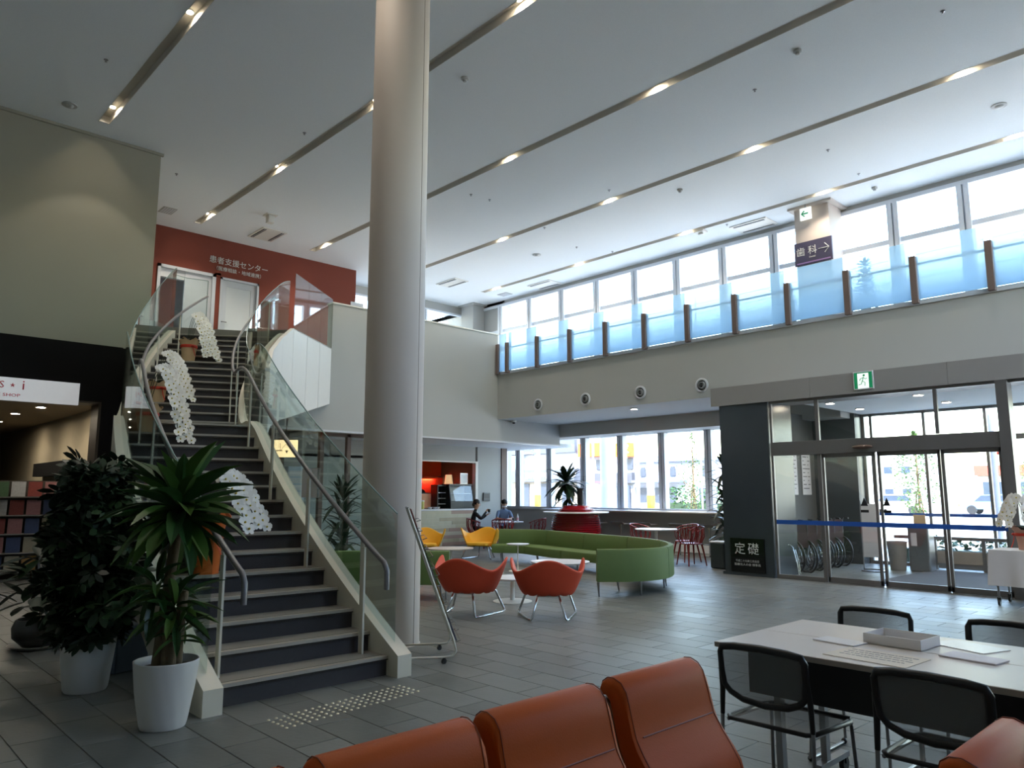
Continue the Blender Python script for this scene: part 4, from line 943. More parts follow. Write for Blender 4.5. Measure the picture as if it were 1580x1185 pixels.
LM = [leaf_mesh('leaf', .30, .028, mt, dr, .5) for mt in (LEAF, LEAFY) for dr in (.25, .6)]
LMD = [leaf_mesh('leaf', .30, .028, LEAFD, dr) for dr in (.25, .6)]
def rosette(t, c, n, L, up0=75, up1=-25, mes=LM, wide=1.0):
    for i in range(n):
        f = i/n; az = i*2.399+rp.random()*.4; el = R(up0+(up1-up0)*f+rp.uniform(-8, 8)); s = L/.30*rp.uniform(.8, 1.1)
        put_leaf(mes[rp.randrange(len(mes))], t, (c[0]+.012*math.cos(az), c[1]+.012*math.sin(az), c[2]-.10*f), az, el, (s*wide, s, s))
t = thing('dracaena_plant', 'tall dracaena with thick canes in a white twisted pot before the stairs', 'plant', (-4.92, 1.74, 0))
pot(t, [(.125, 0), (.135, .03), (.165, .2), (.185, .37), (.187, .39)], POTW, .34, .178, twist=True)
canes = [((-.03, -.05), 1.30, .036, (-.02, .03)), ((.05, .04), .80, .033, (.05, .06)), ((.03, -.01), .62, .035, (.02, -.01)), ((.07, .0), .52, .03, (.09, .0))]
for k, ((x, y), h, r, (x2, y2)) in enumerate(canes):
    m = MB(); m.tube([(x, y, .3), (x*.8+x2*.2, y*.8+y2*.2, .5), (x2, y2, h)], [r, r*.95, r*.88], 12); m.build('cane', BARK, t, smooth=60)
rosette(t, (-.02, .03, 1.34), 58, .44, 78, -26, wide=1.3); rosette(t, (-.03, .02, 1.26), 24, .32, 30, -30, wide=1.2)
rosette(t, (-.05, -.07, .86), 20, .26, 60, -45, wide=1.0); rosette(t, (.03, .02, .74), 28, .28, 70, -50, wide=1.0); rosette(t, (.09, .03, .60), 12, .19, 70, -10)
# dense dark umbrella bush
t = thing('umbrella_plant', 'dense dark umbrella plant bush in a plain white pot', 'plant', (-6.18, 1.63, 0))
pot(t, [(0, .002), (.135, .002), (.145, .02), (.185, .36), (.18, .36), (.14, .04)], POTW, .33, .175)
for k in range(3): m = MB(); m.tube([(.03*math.cos(k*2), .03*math.sin(k*2), .3), (.1*math.cos(k*2), .1*math.sin(k*2), .9), (.12*math.cos(k*2.1), .1*math.sin(k*2.1), 1.35)], [.014, .012, .008], 8); m.build('stem', BARK, t, smooth=60)
def whorl(name, mat, n, L, W):
    lm = MB()
    for i in range(n):
        a = 2*math.pi*i/n; e = -.25
        for (p0, p1, p2, p3) in [((0, 0), (.45, W), (1, .0), (.45, -W))]:
            vs = [(0, 0, 0)]
            for (d, w_) in ((.15, 0), (.5, W), (.8, W*.8), (1, 0), (.8, -W*.8), (.5, -W)):
                vs.append((L*d*math.cos(a)-w_*L*math.sin(a), L*d*math.sin(a)+w_*L*math.cos(a), e*L*d*d))
            lm.add(vs, [(0, 1), ] if False else [(1, 2, 3, 4, 5, 6)])
    return lm.mesh(name, mat, smooth=60, fix=False)
WM = [whorl('leaf_whorl', mt, 8, .12, .2) for mt in (LEAFD, M('leaf_very_dark', (22, 38, 22), .4, var=.3), M('leaf_dark_rib', (38, 62, 34), .4, var=.2))]
for i in range(290):
    z = .33+1.30*rp.random()**.9; f = (z-.3)/1.35; rr = (.24+.09*math.sin(math.pi*min(1, f*1.05))) * (1-.25*max(0, f-.8)/.2)
    a = rp.random()*6.283; q = rr*math.sqrt(rp.uniform(.15, 1)); ox = .10*math.sin(f*5)
    piece('leaf_whorl', WM[rp.randrange(3)], t, (q*math.cos(a)+ox*.3, q*math.sin(a), z), (rp.uniform(-.7, .7)+.5*math.sin(a), rp.uniform(-.7, .7)-.5*math.cos(a)*-1, rp.random()*6), rp.uniform(.8, 1.25))
fb = MB()
def scatter_leaves(fb, n, fr, L, W, rnd):
    for i in range(n):
        p = Vector(fr(rnd)); d = Vector((rnd.uniform(-1, 1), rnd.uniform(-1, 1), rnd.uniform(-.7, .5))).normalized(); s = d.cross(Vector((rnd.uniform(-1, 1), rnd.uniform(-1, 1), 1))).normalized()*W
        l = L*rnd.uniform(.7, 1.2); fb.add([p, p+d*l*.5+s, p+d*l, p+d*l*.5-s], [(0, 1, 2, 3)])
def bush(rnd):
    z = .35+1.25*rnd.random(); f = (z-.3)/1.2; a = rnd.random()*6.283; q = .25*math.sqrt(rnd.random()); return (q*math.cos(a), q*math.sin(a), z)
scatter_leaves(fb, 2600, bush, .10, .018, rp); stuff(fb.build('inner_foliage', LEAFD, t, fix=False))
# rubber plant in a low round bowl
t = thing('rubber_plant', 'small dark broad-leaved plant in a low round pot and saucer', 'plant', (-8.15, 1.72, 0))
pot(t, [(0, .02), (.12, .02), (.2, .1), (.21, .19), (.18, .26), (.17, .26), (.19, .19), (.1, .05)], M('pot_dark_glaze', (48, 46, 42), .3), .23, .165)
m = MB(); m.lathe([(.17, 0), (.235, .035), (.225, .035), (.165, .01), (0, .01)], 32); m.build('saucer', POTW, t, smooth=40)
BL = [leaf_mesh('leaf', .22, .055, mt, .2) for mt in (LEAFD, M('leaf_very_dark', 0))]
for k in range(3): m = MB(); m.tube([(0, 0, .2), (.12*math.cos(k*2.1), .12*math.sin(k*2.1), .75)], .008, 7); m.build('stem', BARK, t)
for i in range(60):
    a = rp.random()*6.283; q = .22*rp.random(); put_leaf(BL[i % 2], t, (q*math.cos(a), q*math.sin(a), .32+.5*rp.random()), a, R(rp.uniform(-30, 50)), rp.uniform(.8, 1.2))
# blue-grey box behind the pots
t = thing('storage_box', 'blue-grey box standing behind the plant pots beside the stairs', 'box', (-6.75, 2.0, 0), R(20)); m = MB(); m.rbox(0, 0, .16, .36, .3, .32, r=.015); m.build('box_body', M('blue_grey_box', (70, 84, 100), .6), t); m = MB(); m.rbox(0, 0, .335, .38, .32, .03, r=.01); m.build('lid', M('blue_grey_lid', (80, 94, 110), .6), t)
# plant on the red planter
t = thing('dracaena_plant', 'dracaena growing out of the red ribbed planter against the windows', 'plant', (JX, JY, 1.09))
m = MB(); m.lathe([(.10, .0), (.12, .02), (0, .04)], 16); m.build('soil', SOIL, t)
for (x, y, h) in ((-.30, -.02, .52), (-.33, .05, .16)):
    m = MB(); m.tube([(x*.3, y, .0), (x*.8, y, h*.5), (x, y, h)], .022, 8); m.build('cane', BARK, t, smooth=60)
    rosette(t, (x, y, h+.08), 56 if h > .4 else 24, .58 if h > .4 else .38, 72, -35, LMD, wide=1.2)
t = thing('cylinder_vase', 'tall dark cylinder with a flared rim standing on the red planter', 'vase', (JX+.06, JY+.1, 1.09)); m = MB(); m.lathe([(.06, 0), (.075, .06), (.075, .36), (.10, .42), (.09, .42), (.065, .35), (.06, .02), (0, .02)], 20); m.build('vase_body', BLKP, t, smooth=40)
t = thing('palm_plant', 'dark spiky palm seen through the stair glass left of the round column', 'plant', (-9.9, 5.9, 0))
pot(t, [(0, .002), (.14, .002), (.18, .3), (.17, .3), (.13, .03)], POTW, .27, .16); m = MB(); m.tube([(0, 0, .27), (.02, 0, 1.0)], [.03, .02], 9); m.build('cane', BARK, t, smooth=60)
for z, n in ((1.35, 26), (1.05, 24), (.75, 24), (.5, 18)): rosette(t, (0, 0, z), n, .42, 85, -10, LMD, wide=.9)
t = thing('palm_plant', 'dark leafy palm peeping out left of the dark stone pillar', 'plant', (-7.88, 13.2, 0))
pot(t, [(0, .002), (.14, .002), (.18, .3), (.17, .3), (.13, .03)], POTW, .27, .16); m = MB(); m.tube([(0, 0, .27), (.02, 0, 1.5)], [.03, .02], 9); m.build('cane', BARK, t, smooth=60)
for z, n in ((1.85, 18), (1.5, 22), (1.2, 26), (.9, 26), (.65, 20)): rosette(t, (0, 0, z), n, .40, 80, -35, LMD, wide=1.1)
for i, (x, y, h, lab) in enumerate(((-6.95, 14.4, 1.15, 'left one below the violet sign'), (-5.45, 14.5, 1.5, 'right one beside the square pillar'))):
    t = thing('potted_tree', 'potted small tree on the gallery seen through frosted glass, %s' % lab, 'plant', (x, y, MZ-.02), 0, None)
    pot(t, [(0, .002), (.13, .002), (.16, .28), (.15, .28), (.12, .03)], POTW, .25, .14); m = MB(); m.tube([(0, 0, .25), (.02, 0, h)], .015, 8); m.build('stem', BARK, t)
    for k in range(5): rosette(t, (0, 0, h*.40+h*.13*k), 26, .34-.035*k, 60, -20, [BL[0]], wide=.8)

# ------------------------------------------------------------------ orchids
pb = MB()
for i in range(5):
    a = math.pi/2+2*math.pi*i/5; wd = .026 if i in (1, 4) else .016; L = .036
    pts = [(0, 0, 0)]+[(L*d*math.cos(a)-w_*math.sin(a), L*d*math.sin(a)+w_*math.cos(a), .006*d) for d, w_ in ((.45, wd*.8), (.85, wd*.7), (1.05, 0), (.85, -wd*.7), (.45, -wd*.8))]
    pb.add(pts, [(0, 1, 2, 3, 4, 5)])
pb.cur = 1; pb.ball((0, -.002, .010), .007, .007, .009, 6, 4)
BLOS = pb.mesh('blossom', [PETAL, PETC], smooth=60, fix=False)
def orchid(loc, label, wrap, sz, stems, ndrop, adir, ribbon=RIBR, droop=.55, hgt=.5, potr=.12, poth=.24, spread=.12, fan=0):
    t = thing('orchid_plant', label, 'plant', loc)
    m = MB(); m.lathe([(0, .001), (potr*.75, .001), (potr*.85, poth*.5), (potr, poth), (potr*1.25, poth*1.25), (potr*1.2, poth*1.25), (potr*.93, poth*.97), (potr*.7, .02)], 26); o = m.build('paper_wrap', wrap, t, smooth=50)
    for v in o.data.vertices:
        if v.co.z > poth*1.1: a = math.atan2(v.co.y, v.co.x); v.co.z += .03*math.sin(5*a); v.co.x *= 1+.08*math.sin(7*a); v.co.y *= 1+.08*math.sin(7*a)
    m = MB(); m.lathe([(potr*.99, poth*.78), (potr*1.04, poth*.84), (potr*1.03, poth*.92), (potr*.99, poth*.95)], 26)
    m.ball((potr*1.05*math.cos(adir-.6), potr*1.05*math.sin(adir-.6), poth*.86), .035, .035, .02, 8, 6)
    c_ = Vector((potr*1.05*math.cos(adir-.6), potr*1.05*math.sin(adir-.6), poth*.86)); m.tube([c_, c_+Vector((.02*math.cos(adir), .02*math.sin(adir), -.1)), c_+Vector((.05*math.cos(adir), .05*math.sin(adir), -.17))], .014, 6, flat=.3)
    m.build('ribbon', ribbon, t, smooth=60)
    for i in range(6): put_leaf(BL[i % 2], t, (0, 0, poth*1.0), i*1.05, R(35), .9)
    for s_ in range(stems):
        ad = adir+(s_-(stems-1)/2)*fan; dx, dy = math.cos(ad), math.sin(ad); qx, qy = -dy, dx
        off = (s_-(stems-1)/2)*spread; hh = hgt*(1-.06*abs(s_-(stems-1)/2)); P = []
        for k in range(15):
            u = k/14
            fx = sz*(u**1.5); fz = hh*math.sin(min(1, u*1.9)*math.pi/2) if u < .526 else hh-droop*((u-.526)/.474)**1.6
            P.append(Vector((dx*fx+qx*off*(.3+u), dy*fx+qy*off*(.3+u), poth+fz)))
        m = MB(); m.tube(P, .004, 5); m.build('flower_stem', STEM, t, smooth=60)
        for k in range(ndrop):
            u = .48+.52*k/(ndrop-1); i = min(13, int(u*14)); p = P[i].lerp(P[i+1], u*14-i)
            side = (-1, 0, 1)[k % 3]*.030
            o = piece('blossom', BLOS, t, (p.x+qx*side*1+dx*.012, p.y+qy*side*1+dy*.012, p.z-.008), (0, 0, 0), rp.uniform(1.25, 1.55))
            # turn the face along the arching direction and a little to the camera side
            z = (Vector((dx, dy, .25))+Vector((.45, -.9, 0))*.9+Vector((rp.uniform(-.25, .25), rp.uniform(-.25, .25), rp.uniform(-.1, .3)))).normalized(); o.rotation_euler = z.to_track_quat('Z', 'Y').to_euler()
    return t
AR = R(42)
p = SP(4*TR+.13, 15.93, RS*5); orchid(p, 'white orchid in bright orange wrapping on the lower stairs', WRAPO, .42, 3, 14, AR, ribbon=M('orange_ribbon', (220, 84, 26), .5), hgt=.45, droop=.42, potr=.14, poth=.38, spread=.14)
p = SP(13*TR+.13, 16.08, RS*14); orchid(p, 'white orchid with long trailing flowers just below the stair landing', WRAPB, .46, 3, 20, AR, hgt=.52, droop=.80, spread=.09)
p = SP(14*TR+LD+2*TR+.13, 16.0, RS*18); orchid(p, 'white orchid in beige and red wrapping above the landing', WRAPB, .42, 4, 17, AR, hgt=.50, droop=.62, spread=.09)
p = SP(14*TR+LD+8*TR+.13, 15.80, RS*24); orchid(p, 'white orchid in beige and red wrapping near the stair top', WRAPB, .40, 5, 17, AR, hgt=.52, droop=.68, spread=.09, potr=.13, poth=.3)

# ------------------------------------------------------------------ cart with cloth and orchid at the entrance
t = thing('wheeled_cart', 'wheeled cart under a white tablecloth at the right of the entrance', 'cart', (-2.45, 11.35, 0))
m = MB(); m.bx(-.42, .42, -.27, .27, .655, .68); m.build('cart_top', STEEL, t)
for x in (-.38, .38):
    for y in (-.24, .24):
        m = MB(); m.tube([(x, y, .09), (x, y, .66)], .013, 8); m.build('leg', STEEL, t)
        m = MB(); m.tube([(x-.012, y, .038), (x+.012, y, .038)], .038, 16); m.bx(x-.02, x+.02, y-.01, y+.02, .05, .1); m.build('caster', BLKP, t, smooth=40)
m = MB()
def cl(u, v):
    a = u*2*math.pi; ca, sa = math.cos(a), math.sin(a); k = 1/max(abs(ca)/.445, abs(sa)/.295); e = .9
    x, y = ca*k, sa*k; f = max(0, v-.15)/.85
    wv = 1+.045*f*math.sin(9*a)*1+.03*f
    return (x*wv, y*wv, .685-.44*f)
m.grid(cl, 120, 10, True); m.lathe([(0, .688)], 4) if False else None
m.add([(-.445, -.295, .686), (.445, -.295, .686), (.445, .295, .686), (-.445, .295, .686)], [(0, 1, 2, 3)]); o = m.build('tablecloth', FAB, None, smooth=60); o.location = (-2.45, 11.35, .0)
tag(o, 'white cloth draped over the wheeled cart at the entrance', 'tablecloth')
orchid((-2.52, 11.3, .69), 'white orchid in red and beige wrapping on the white-clothed cart', M('pink_wrap', (196, 150, 130), .6), .26, 8, 12, R(215), hgt=.46, droop=.34, potr=.12, poth=.22, spread=.06, fan=.62)

# ------------------------------------------------------------------ waiting bench in the foreground (seats facing +X, row along Y)
def bench_seat(t, off_):
    prof = [(-.055, -.035), (-.067, -.018), (-.062, .0), (-.045, .012), (-.022, .014), (.004, .004), (.022, -.018), (.034, -.06), (.044, -.10), (.055, -.136), (.080, -.175), (.110, -.215), (.136, -.255), (.150, -.30), (.152, -.345), (.140, -.39),
            (.095, -.39), (.085, -.35), (.06, -.29), (.035, -.24), (.01, -.19), (-.004, -.14), (-.012, -.09), (-.022, -.05), (-.04, -.032)]
    def P(y0, y1, ins): return y0, y1
    W = .205
    m = MB(); n = len(prof); vs = []
    cxp = sum(p[0] for p in prof)/n; ys = [(-W, .82), (-W+.008, .95), (-W+.02, 1), (W-.02, 1), (W-.008, .95), (W, .82)]
    # inset towards the local centreline for the rounded ends
    cl_ = [((prof[i][0]+prof[(n-1-i) % n][0])/2, (prof[i][1]+prof[(n-1-i) % n][1])/2) for i in range(n)]
    for y, k in ys: vs += [(cl_[i][0]+(prof[i][0]-cl_[i][0])*k, y, cl_[i][1]+(prof[i][1]-cl_[i][1])*k) for i in range(n)]
    fs = [tuple(range(n)), tuple(range(len(vs)-1, len(vs)-1-n, -1))]
    for i in range(len(ys)-1):
        for j in range(n): fs.append((i*n+j, (i+1)*n+j, (i+1)*n+(j+1) % n, i*n+(j+1) % n))
    m.add(vs, fs); bk = m.build('backrest', BENCH, t, smooth=45); bk.location = off_
    # welt piping at both ends, crease across the lumbar line
    for y in (-W+.012, W-.012): m = MB(); m.tube([(cl_[i][0]+(prof[i][0]-cl_[i][0])*1.0, y, cl_[i][1]+(prof[i][1]-cl_[i][1])*1.0) for i in range(0, 16)], .0016, 5); m.build('piping', BENCHS, bk, smooth=60)
    m = MB(); m.tube([(.0555, -W+.04, -.134), (.0565, W-.02, -.134)], .0022, 5); m.build('crease', BENCHS, bk, smooth=60)
    # shell behind
    sp = [(-.060, -.042), (-.042, -.045), (-.026, -.06), (-.018, -.10), (-.010, -.15), (.004, -.20), (.03, -.25), (.055, -.30), (.08, -.36), (.09, -.40)]
    m = MB(); m.prism(sp+[(a-.010, b_-.006) for a, b_ in reversed(sp)], -W+.004, W-.004, 'y'); m.build('back_shell', BSHELL, bk, smooth=40)
    m = MB(); m.prism([(.10, -.39), (.14, -.385), (.30, -.40), (.52, -.40), (.555, -.43), (.55, -.465), (.30, -.475), (.10, -.46)], -W, W, 'y'); m.build('seat_cushion', BENCH, t, smooth=45, bevel=.012).location = off_
BX, BZ = -1.375, .868
for (x, seats, ya, yb, lab) in ((BX, (.53, .99, 1.44, 1.92), .35, 2.1, 'long orange vinyl waiting bench in the foreground, four seats on one beam'), (-.505, (1.91,), 1.7, 2.12, 'orange vinyl waiting bench at the bottom right corner, only one seat showing')):
    t = thing('waiting_bench', lab, 'bench', (x+.3, (ya+yb)/2, 0), 0, None)
    for i, y in enumerate(seats): bench_seat(t, (-.3-.004*i, y-(ya+yb)/2, BZ+.0))
    L = yb-ya
    m = MB(); m.bx(-.03, .03, -L/2, L/2, .33, .39); m.build('beam', BLKP, t)
    for s in (-1, 1):
        m = MB(); m.bx(-.02, .02, s*L*.3-.02, s*L*.3+.02, .03, .33); m.bx(-.25, .25, s*L*.3-.025, s*L*.3+.025, 0, .03); m.build('leg', STEEL, t)

# ------------------------------------------------------------------ folding table pair and mesh chairs
for k, (y0, y1, lab) in enumerate(((3.155, 3.595, 'near'), (3.60, 4.03, 'far'))):
    t = thing('folding_table', '%s half of the pale flip-top meeting table pair' % lab, 'table', (-1.1, (y0+y1)/2, 0))
    m = MB(); m.prism([(-1.97, y1), (-1.97, y0), (.0, y0), (.0, y1)], .695, .72, 'z'); m.build('tabletop', DTOP, t, world=True, bevel=.003)
    m = MB(); m.bx(-1.972, -1.968, y0+.002, y1-.002, .697, .718); ysd = y0-.002 if k == 0 else y1; m.bx(-1.97, 0, ysd-.001, ysd+.003, .697, .718); m.build('edge_band', DEDGE, t, world=True)
    yb = y0+.05 if k == 0 else y1-.05
    if k == 0: m = MB(); m.bx(-1.86, -.2, yb+.05, yb+.06, .50, .69); m.build('modesty_panel', BLKP, t, world=True)
    m = MB(); m.bx(-1.9, -.1, (y0+y1)/2-.02, (y0+y1)/2+.02, .655, .695); m.build('frame_beam', BLKP, t, world=True)
    for x in (-1.78, -.25):
        yc = (y0+y1)/2
        m = MB(); m.bx(x-.015, x+.015, yc-.02, yc+.02, .09, .66); m.bx(x-.022, x+.022, yc-.22 if k == 0 else yc-.1, yc+.1 if k == 0 else yc+.22, .07, .095); m.build('leg', STEEL, t, world=True)
        for s in (-.2 if k == 0 else .2,):
            m = MB(); m.tube([(x-.012, yc+s, .034), (x+.012, yc+s, .034)], .034, 16); m.bx(x-.018, x+.018, yc+s-.012, yc+s+.012, .04, .08); m.build('caster', BLKP, t, world=True, smooth=40)
def meshmat():
    m = bpy.data.materials.new('chair_mesh_fabric'); m.use_nodes = True; n = m.node_tree.nodes; l = m.node_tree.links
    b_ = n['Principled BSDF']; b_.inputs['Base Color'].default_value = lin((112, 114, 114)); b_.inputs['Roughness'].default_value = .8
    tc = n.new('ShaderNodeTexCoord'); wv = n.new('ShaderNodeTexChecker'); wv.inputs['Scale'].default_value = 700; l.new(tc.outputs['Object'], wv.inputs['Vector'])
    mr = n.new('ShaderNodeMapRange'); mr.inputs[3].default_value = .55; mr.inputs[4].default_value = .85; l.new(wv.outputs['Fac'], mr.inputs[0]); l.new(mr.outputs[0], b_.inputs['Alpha']); return m
MESHF = meshmat()
def mesh_chair(label, loc, rz):
    t = thing('mesh_chair', label, 'chair', (loc[0], loc[1], 0), rz, 'black mesh chairs at the meeting table')
    bp = lambda u, z: (u, -.20-.10*(z-.45), z)                    # back leans slightly
    top = [bp(.19*math.sin(R(a)), .742+.018*math.cos(R(a))) for a in range(-80, 81, 16)]
    FR_ = .0125; prof = [(-.190, .715), (-.189, .64), (-.182, .58), (-.155, .55), (-.10, .527), (0, .517), (.10, .527), (.155, .55), (.182, .58), (.189, .64), (.190, .715), (.180, .738), (.12, .746), (0, .750), (-.12, .746), (-.180, .738)]
    m = MB(); m.tube([bp(x, z) for x, z in prof], .0125, 8, closed=True, flat=1.3); m.build('back_frame', BLKP, t, smooth=60)
    m = MB(); c = [bp(x, z) for x, z in prof]; m.add([(0, -.215, .63)]+c, [(0, i+1, (i+1) % len(c)+1) for i in range(len(c))]); m.build('back_mesh', MESHF, t)
    for s in (-1, 1):
        m = MB(); m.tube([bp(s*.192, .66), (s*.197, -.205, .56), (s*.202, -.205, .45)], [.011, .012, .010], 8); m.build('back_arm', BLKP, t, smooth=60)
        m = MB(); m.tube([(s*.202, -.205, .47), (s*.205, -.225, .03), (s*.205, -.22, .014), (s*.205, -.20, .012), (s*.205, .20, .012), (s*.205, .215, .02), (s*.20, .21, .05), (s*.185, .19, .40), (s*.185, .16, .425), (s*.19, -.18, .425)], .0085, 8); m.build('side_leg', STEEL, t, smooth=60)
        m = MB(); m.ball((s*.205, -.21, .016), .016); m.ball((s*.205, .205, .016), .016); m.build('glide', BLKP, t, smooth=60)
    sp_ = [(-.19, -.17), (-.17, -.20), (.17, -.20), (.19, -.17), (.20, .15), (.18, .20), (-.18, .20), (-.20, .15)]
    m = MB(); m.tube([(x, y, .437-.012*(y > .1)) for x, y in sp_], .012, 8, closed=True, flat=.8); m.build('seat_frame', BLKP, t, smooth=60)
    m = MB(); m.add([(0, 0, .425)]+[(x, y, .437-.012*(y > .1)) for x, y in sp_], [(0, i+1, (i+1) % 8+1) for i in range(8)]); m.build('seat_mesh', MESHF, t)
    return t
c1 = mesh_chair('near left black mesh chair pushed under the meeting table', (-1.66, 3.23), 0)
dup(c1, (-1.01, 3.23, 0), 0, 'near right black mesh chair, partly behind the corner seat')
dup(c1, (-1.75, 4.22, 0), R(180), 'black mesh chair on the far side of the table, left one'); dup(c1, (-1.10, 4.24, 0), R(180), 'black mesh chair on the far side of the table, right one')
# things on the table
t = thing('tray_box', 'translucent white box tray with low walls on the meeting table', 'tray', (-1.345, 3.70, .721), R(-4))
TRN = M('frosted_plastic', (226, 222, 220), .35, var=.02)
m = MB(); m.bx(-.125, .125, -.10, .10, 0, .004); m.build('tray_floor', TRN, t)
for (x0, x1, y0, y1) in ((-.125, .125, -.10, -.097), (-.125, .125, .097, .10), (-.125, -.122, -.10, .10), (.122, .125, -.10, .10)): m = MB(); m.bx(x0, x1, y0, y1, 0, .045); m.build('tray_wall', TRN, t)
for i, (x, y, a, l) in enumerate(((-1.42, 3.72, .4, 'longer'), (-1.38, 3.70, .1, 'shorter'))):
    m = MB(); m.tube([(x-.05, y, .731), (x+.05, y+.02, .731)], .004, 8); tag(m.build('pen', BLKP), '%s black pen lying in the translucent tray' % l, 'pen')
def sheet(x, y, sx, sy, rz, lab, name='paper_sheet', cat='paper', th=.002, lines=0, mat=None):
    t = thing(name, lab, cat, (x, y, .721), rz); m = MB(); m.rbox(0, 0, th/2, sx, sy, th, r=th*.4); m.build('sheet', mat or WTOP, t)
    if lines:
        m = MB(); r_ = random.Random(5)
        for k in range(lines):
            xx = -sx*.4
            while xx < sx*.36: w_ = r_.uniform(.008, .03); m.bx(xx, xx+w_, sy*.3-k*sy*.16, sy*.3-k*sy*.16+.008, th, th+.0004); xx += w_+.005
        stuff(m.build('printed_lines', M('print_grey', 0), t))
sheet(-1.56, 3.55, .20, .12, R(-8), 'white booklet lying left of the tray on the table', 'booklet', 'booklet', .006)
sheet(-1.03, 3.60, .22, .13, R(-8), 'pinkish booklet lying right of the tray on the table', 'booklet', 'booklet', .006, mat=M('booklet_lilac', (206, 198, 206), .5))
sheet(-1.32, 3.34, .34, .24, R(-4), 'large printed notice sheet in front of the tray', lines=4, mat=M('paper_cream', (226, 216, 200), .7))
sheet(-1.12, 3.86, .26, .18, R(-20), 'white sheet partly under the tray at the back', mat=WTOP)

# ------------------------------------------------------------------ leaflet rack on castors by the column
t = thing('leaflet_rack', 'leaning chrome leaflet rack on castors beside the round column', 'rack', (-5.33, 4.12, 0))
O_ = Vector((-5.33, 4.12, 0)); wv = Vector((-.83, .56, 0)).normalized(); lv = Vector((-.56, -.83, 0)).normalized()
def RK(w_, l_, z): p = O_+wv*w_+lv*l_; return Vector((p.x, p.y, z))
RT, RB = .26, -.16
for w_ in (-.28, .28):
    m = MB(); m.tube([RK(w_, .52, .055), RK(w_, RB+.10, .055), RK(w_, RB+.03, .062), RK(w_, RB, .10), RK(w_, RB+.02, .18), RK(w_, RT, 1.27)], .0095, 8); m.build('side_rail', M('rack_silver', (206, 202, 190), .35, metal=.2), t, world=True, smooth=60)
m = MB(); m.tube([RK(-.28, RT, 1.27), RK(.28, RT, 1.27)], .0095, 8); m.build('top_rail', STEEL, t, world=True)
lean = math.atan2(RT-RB-.02, 1.09)
for k in range(7):
    z = .17+.15*k; l_ = RB+.02+(RT-RB-.02)*(z-.18)/1.09
    m = MB(); m.tube([RK(-.27, l_, z), RK(-.27, l_-.05, z+.012), RK(.27, l_-.05, z+.012), RK(.27, l_, z)], .004, 6); m.tube([RK(-.27, l_-.0, z+.09), RK(-.27, l_-.035, z+.10), RK(.27, l_-.035, z+.10), RK(.27, l_, z+.09)], .0035, 6); m.build('pocket', CHROME, t, world=True, smooth=60)
    for i, w_ in enumerate((-.13, .13)):
        m = MB(); m.bx(-.105, .105, -.004, .004, 0, .20); c = (k*3+i) % 8; o = m.build('leaflet', MAGS[c], None); p = RK(w_, l_-.022, z+.005); o.location = p; o.rotation_euler = (-lean, 0, math.atan2(wv.y, wv.x))
        tag(o, '%s leaflet in the chrome rack, pocket %s from the bottom, %s side' % (names[c], (ordn+['sixth', 'seventh'])[k], ['near', 'far'][i]), 'leaflet', 'leaflets in the chrome rack')
for w_ in (-.28, .28):
    for l_ in (RB+.10, .50):
        p = RK(w_, l_, 0); m = MB(); m.tube([(p.x-.008, p.y, .022), (p.x+.008, p.y, .022)], .022, 12); m.bx(p.x-.012, p.x+.012, p.y-.008, p.y+.008, .025, .05); m.build('castor', BLKP, t, world=True, smooth=40)

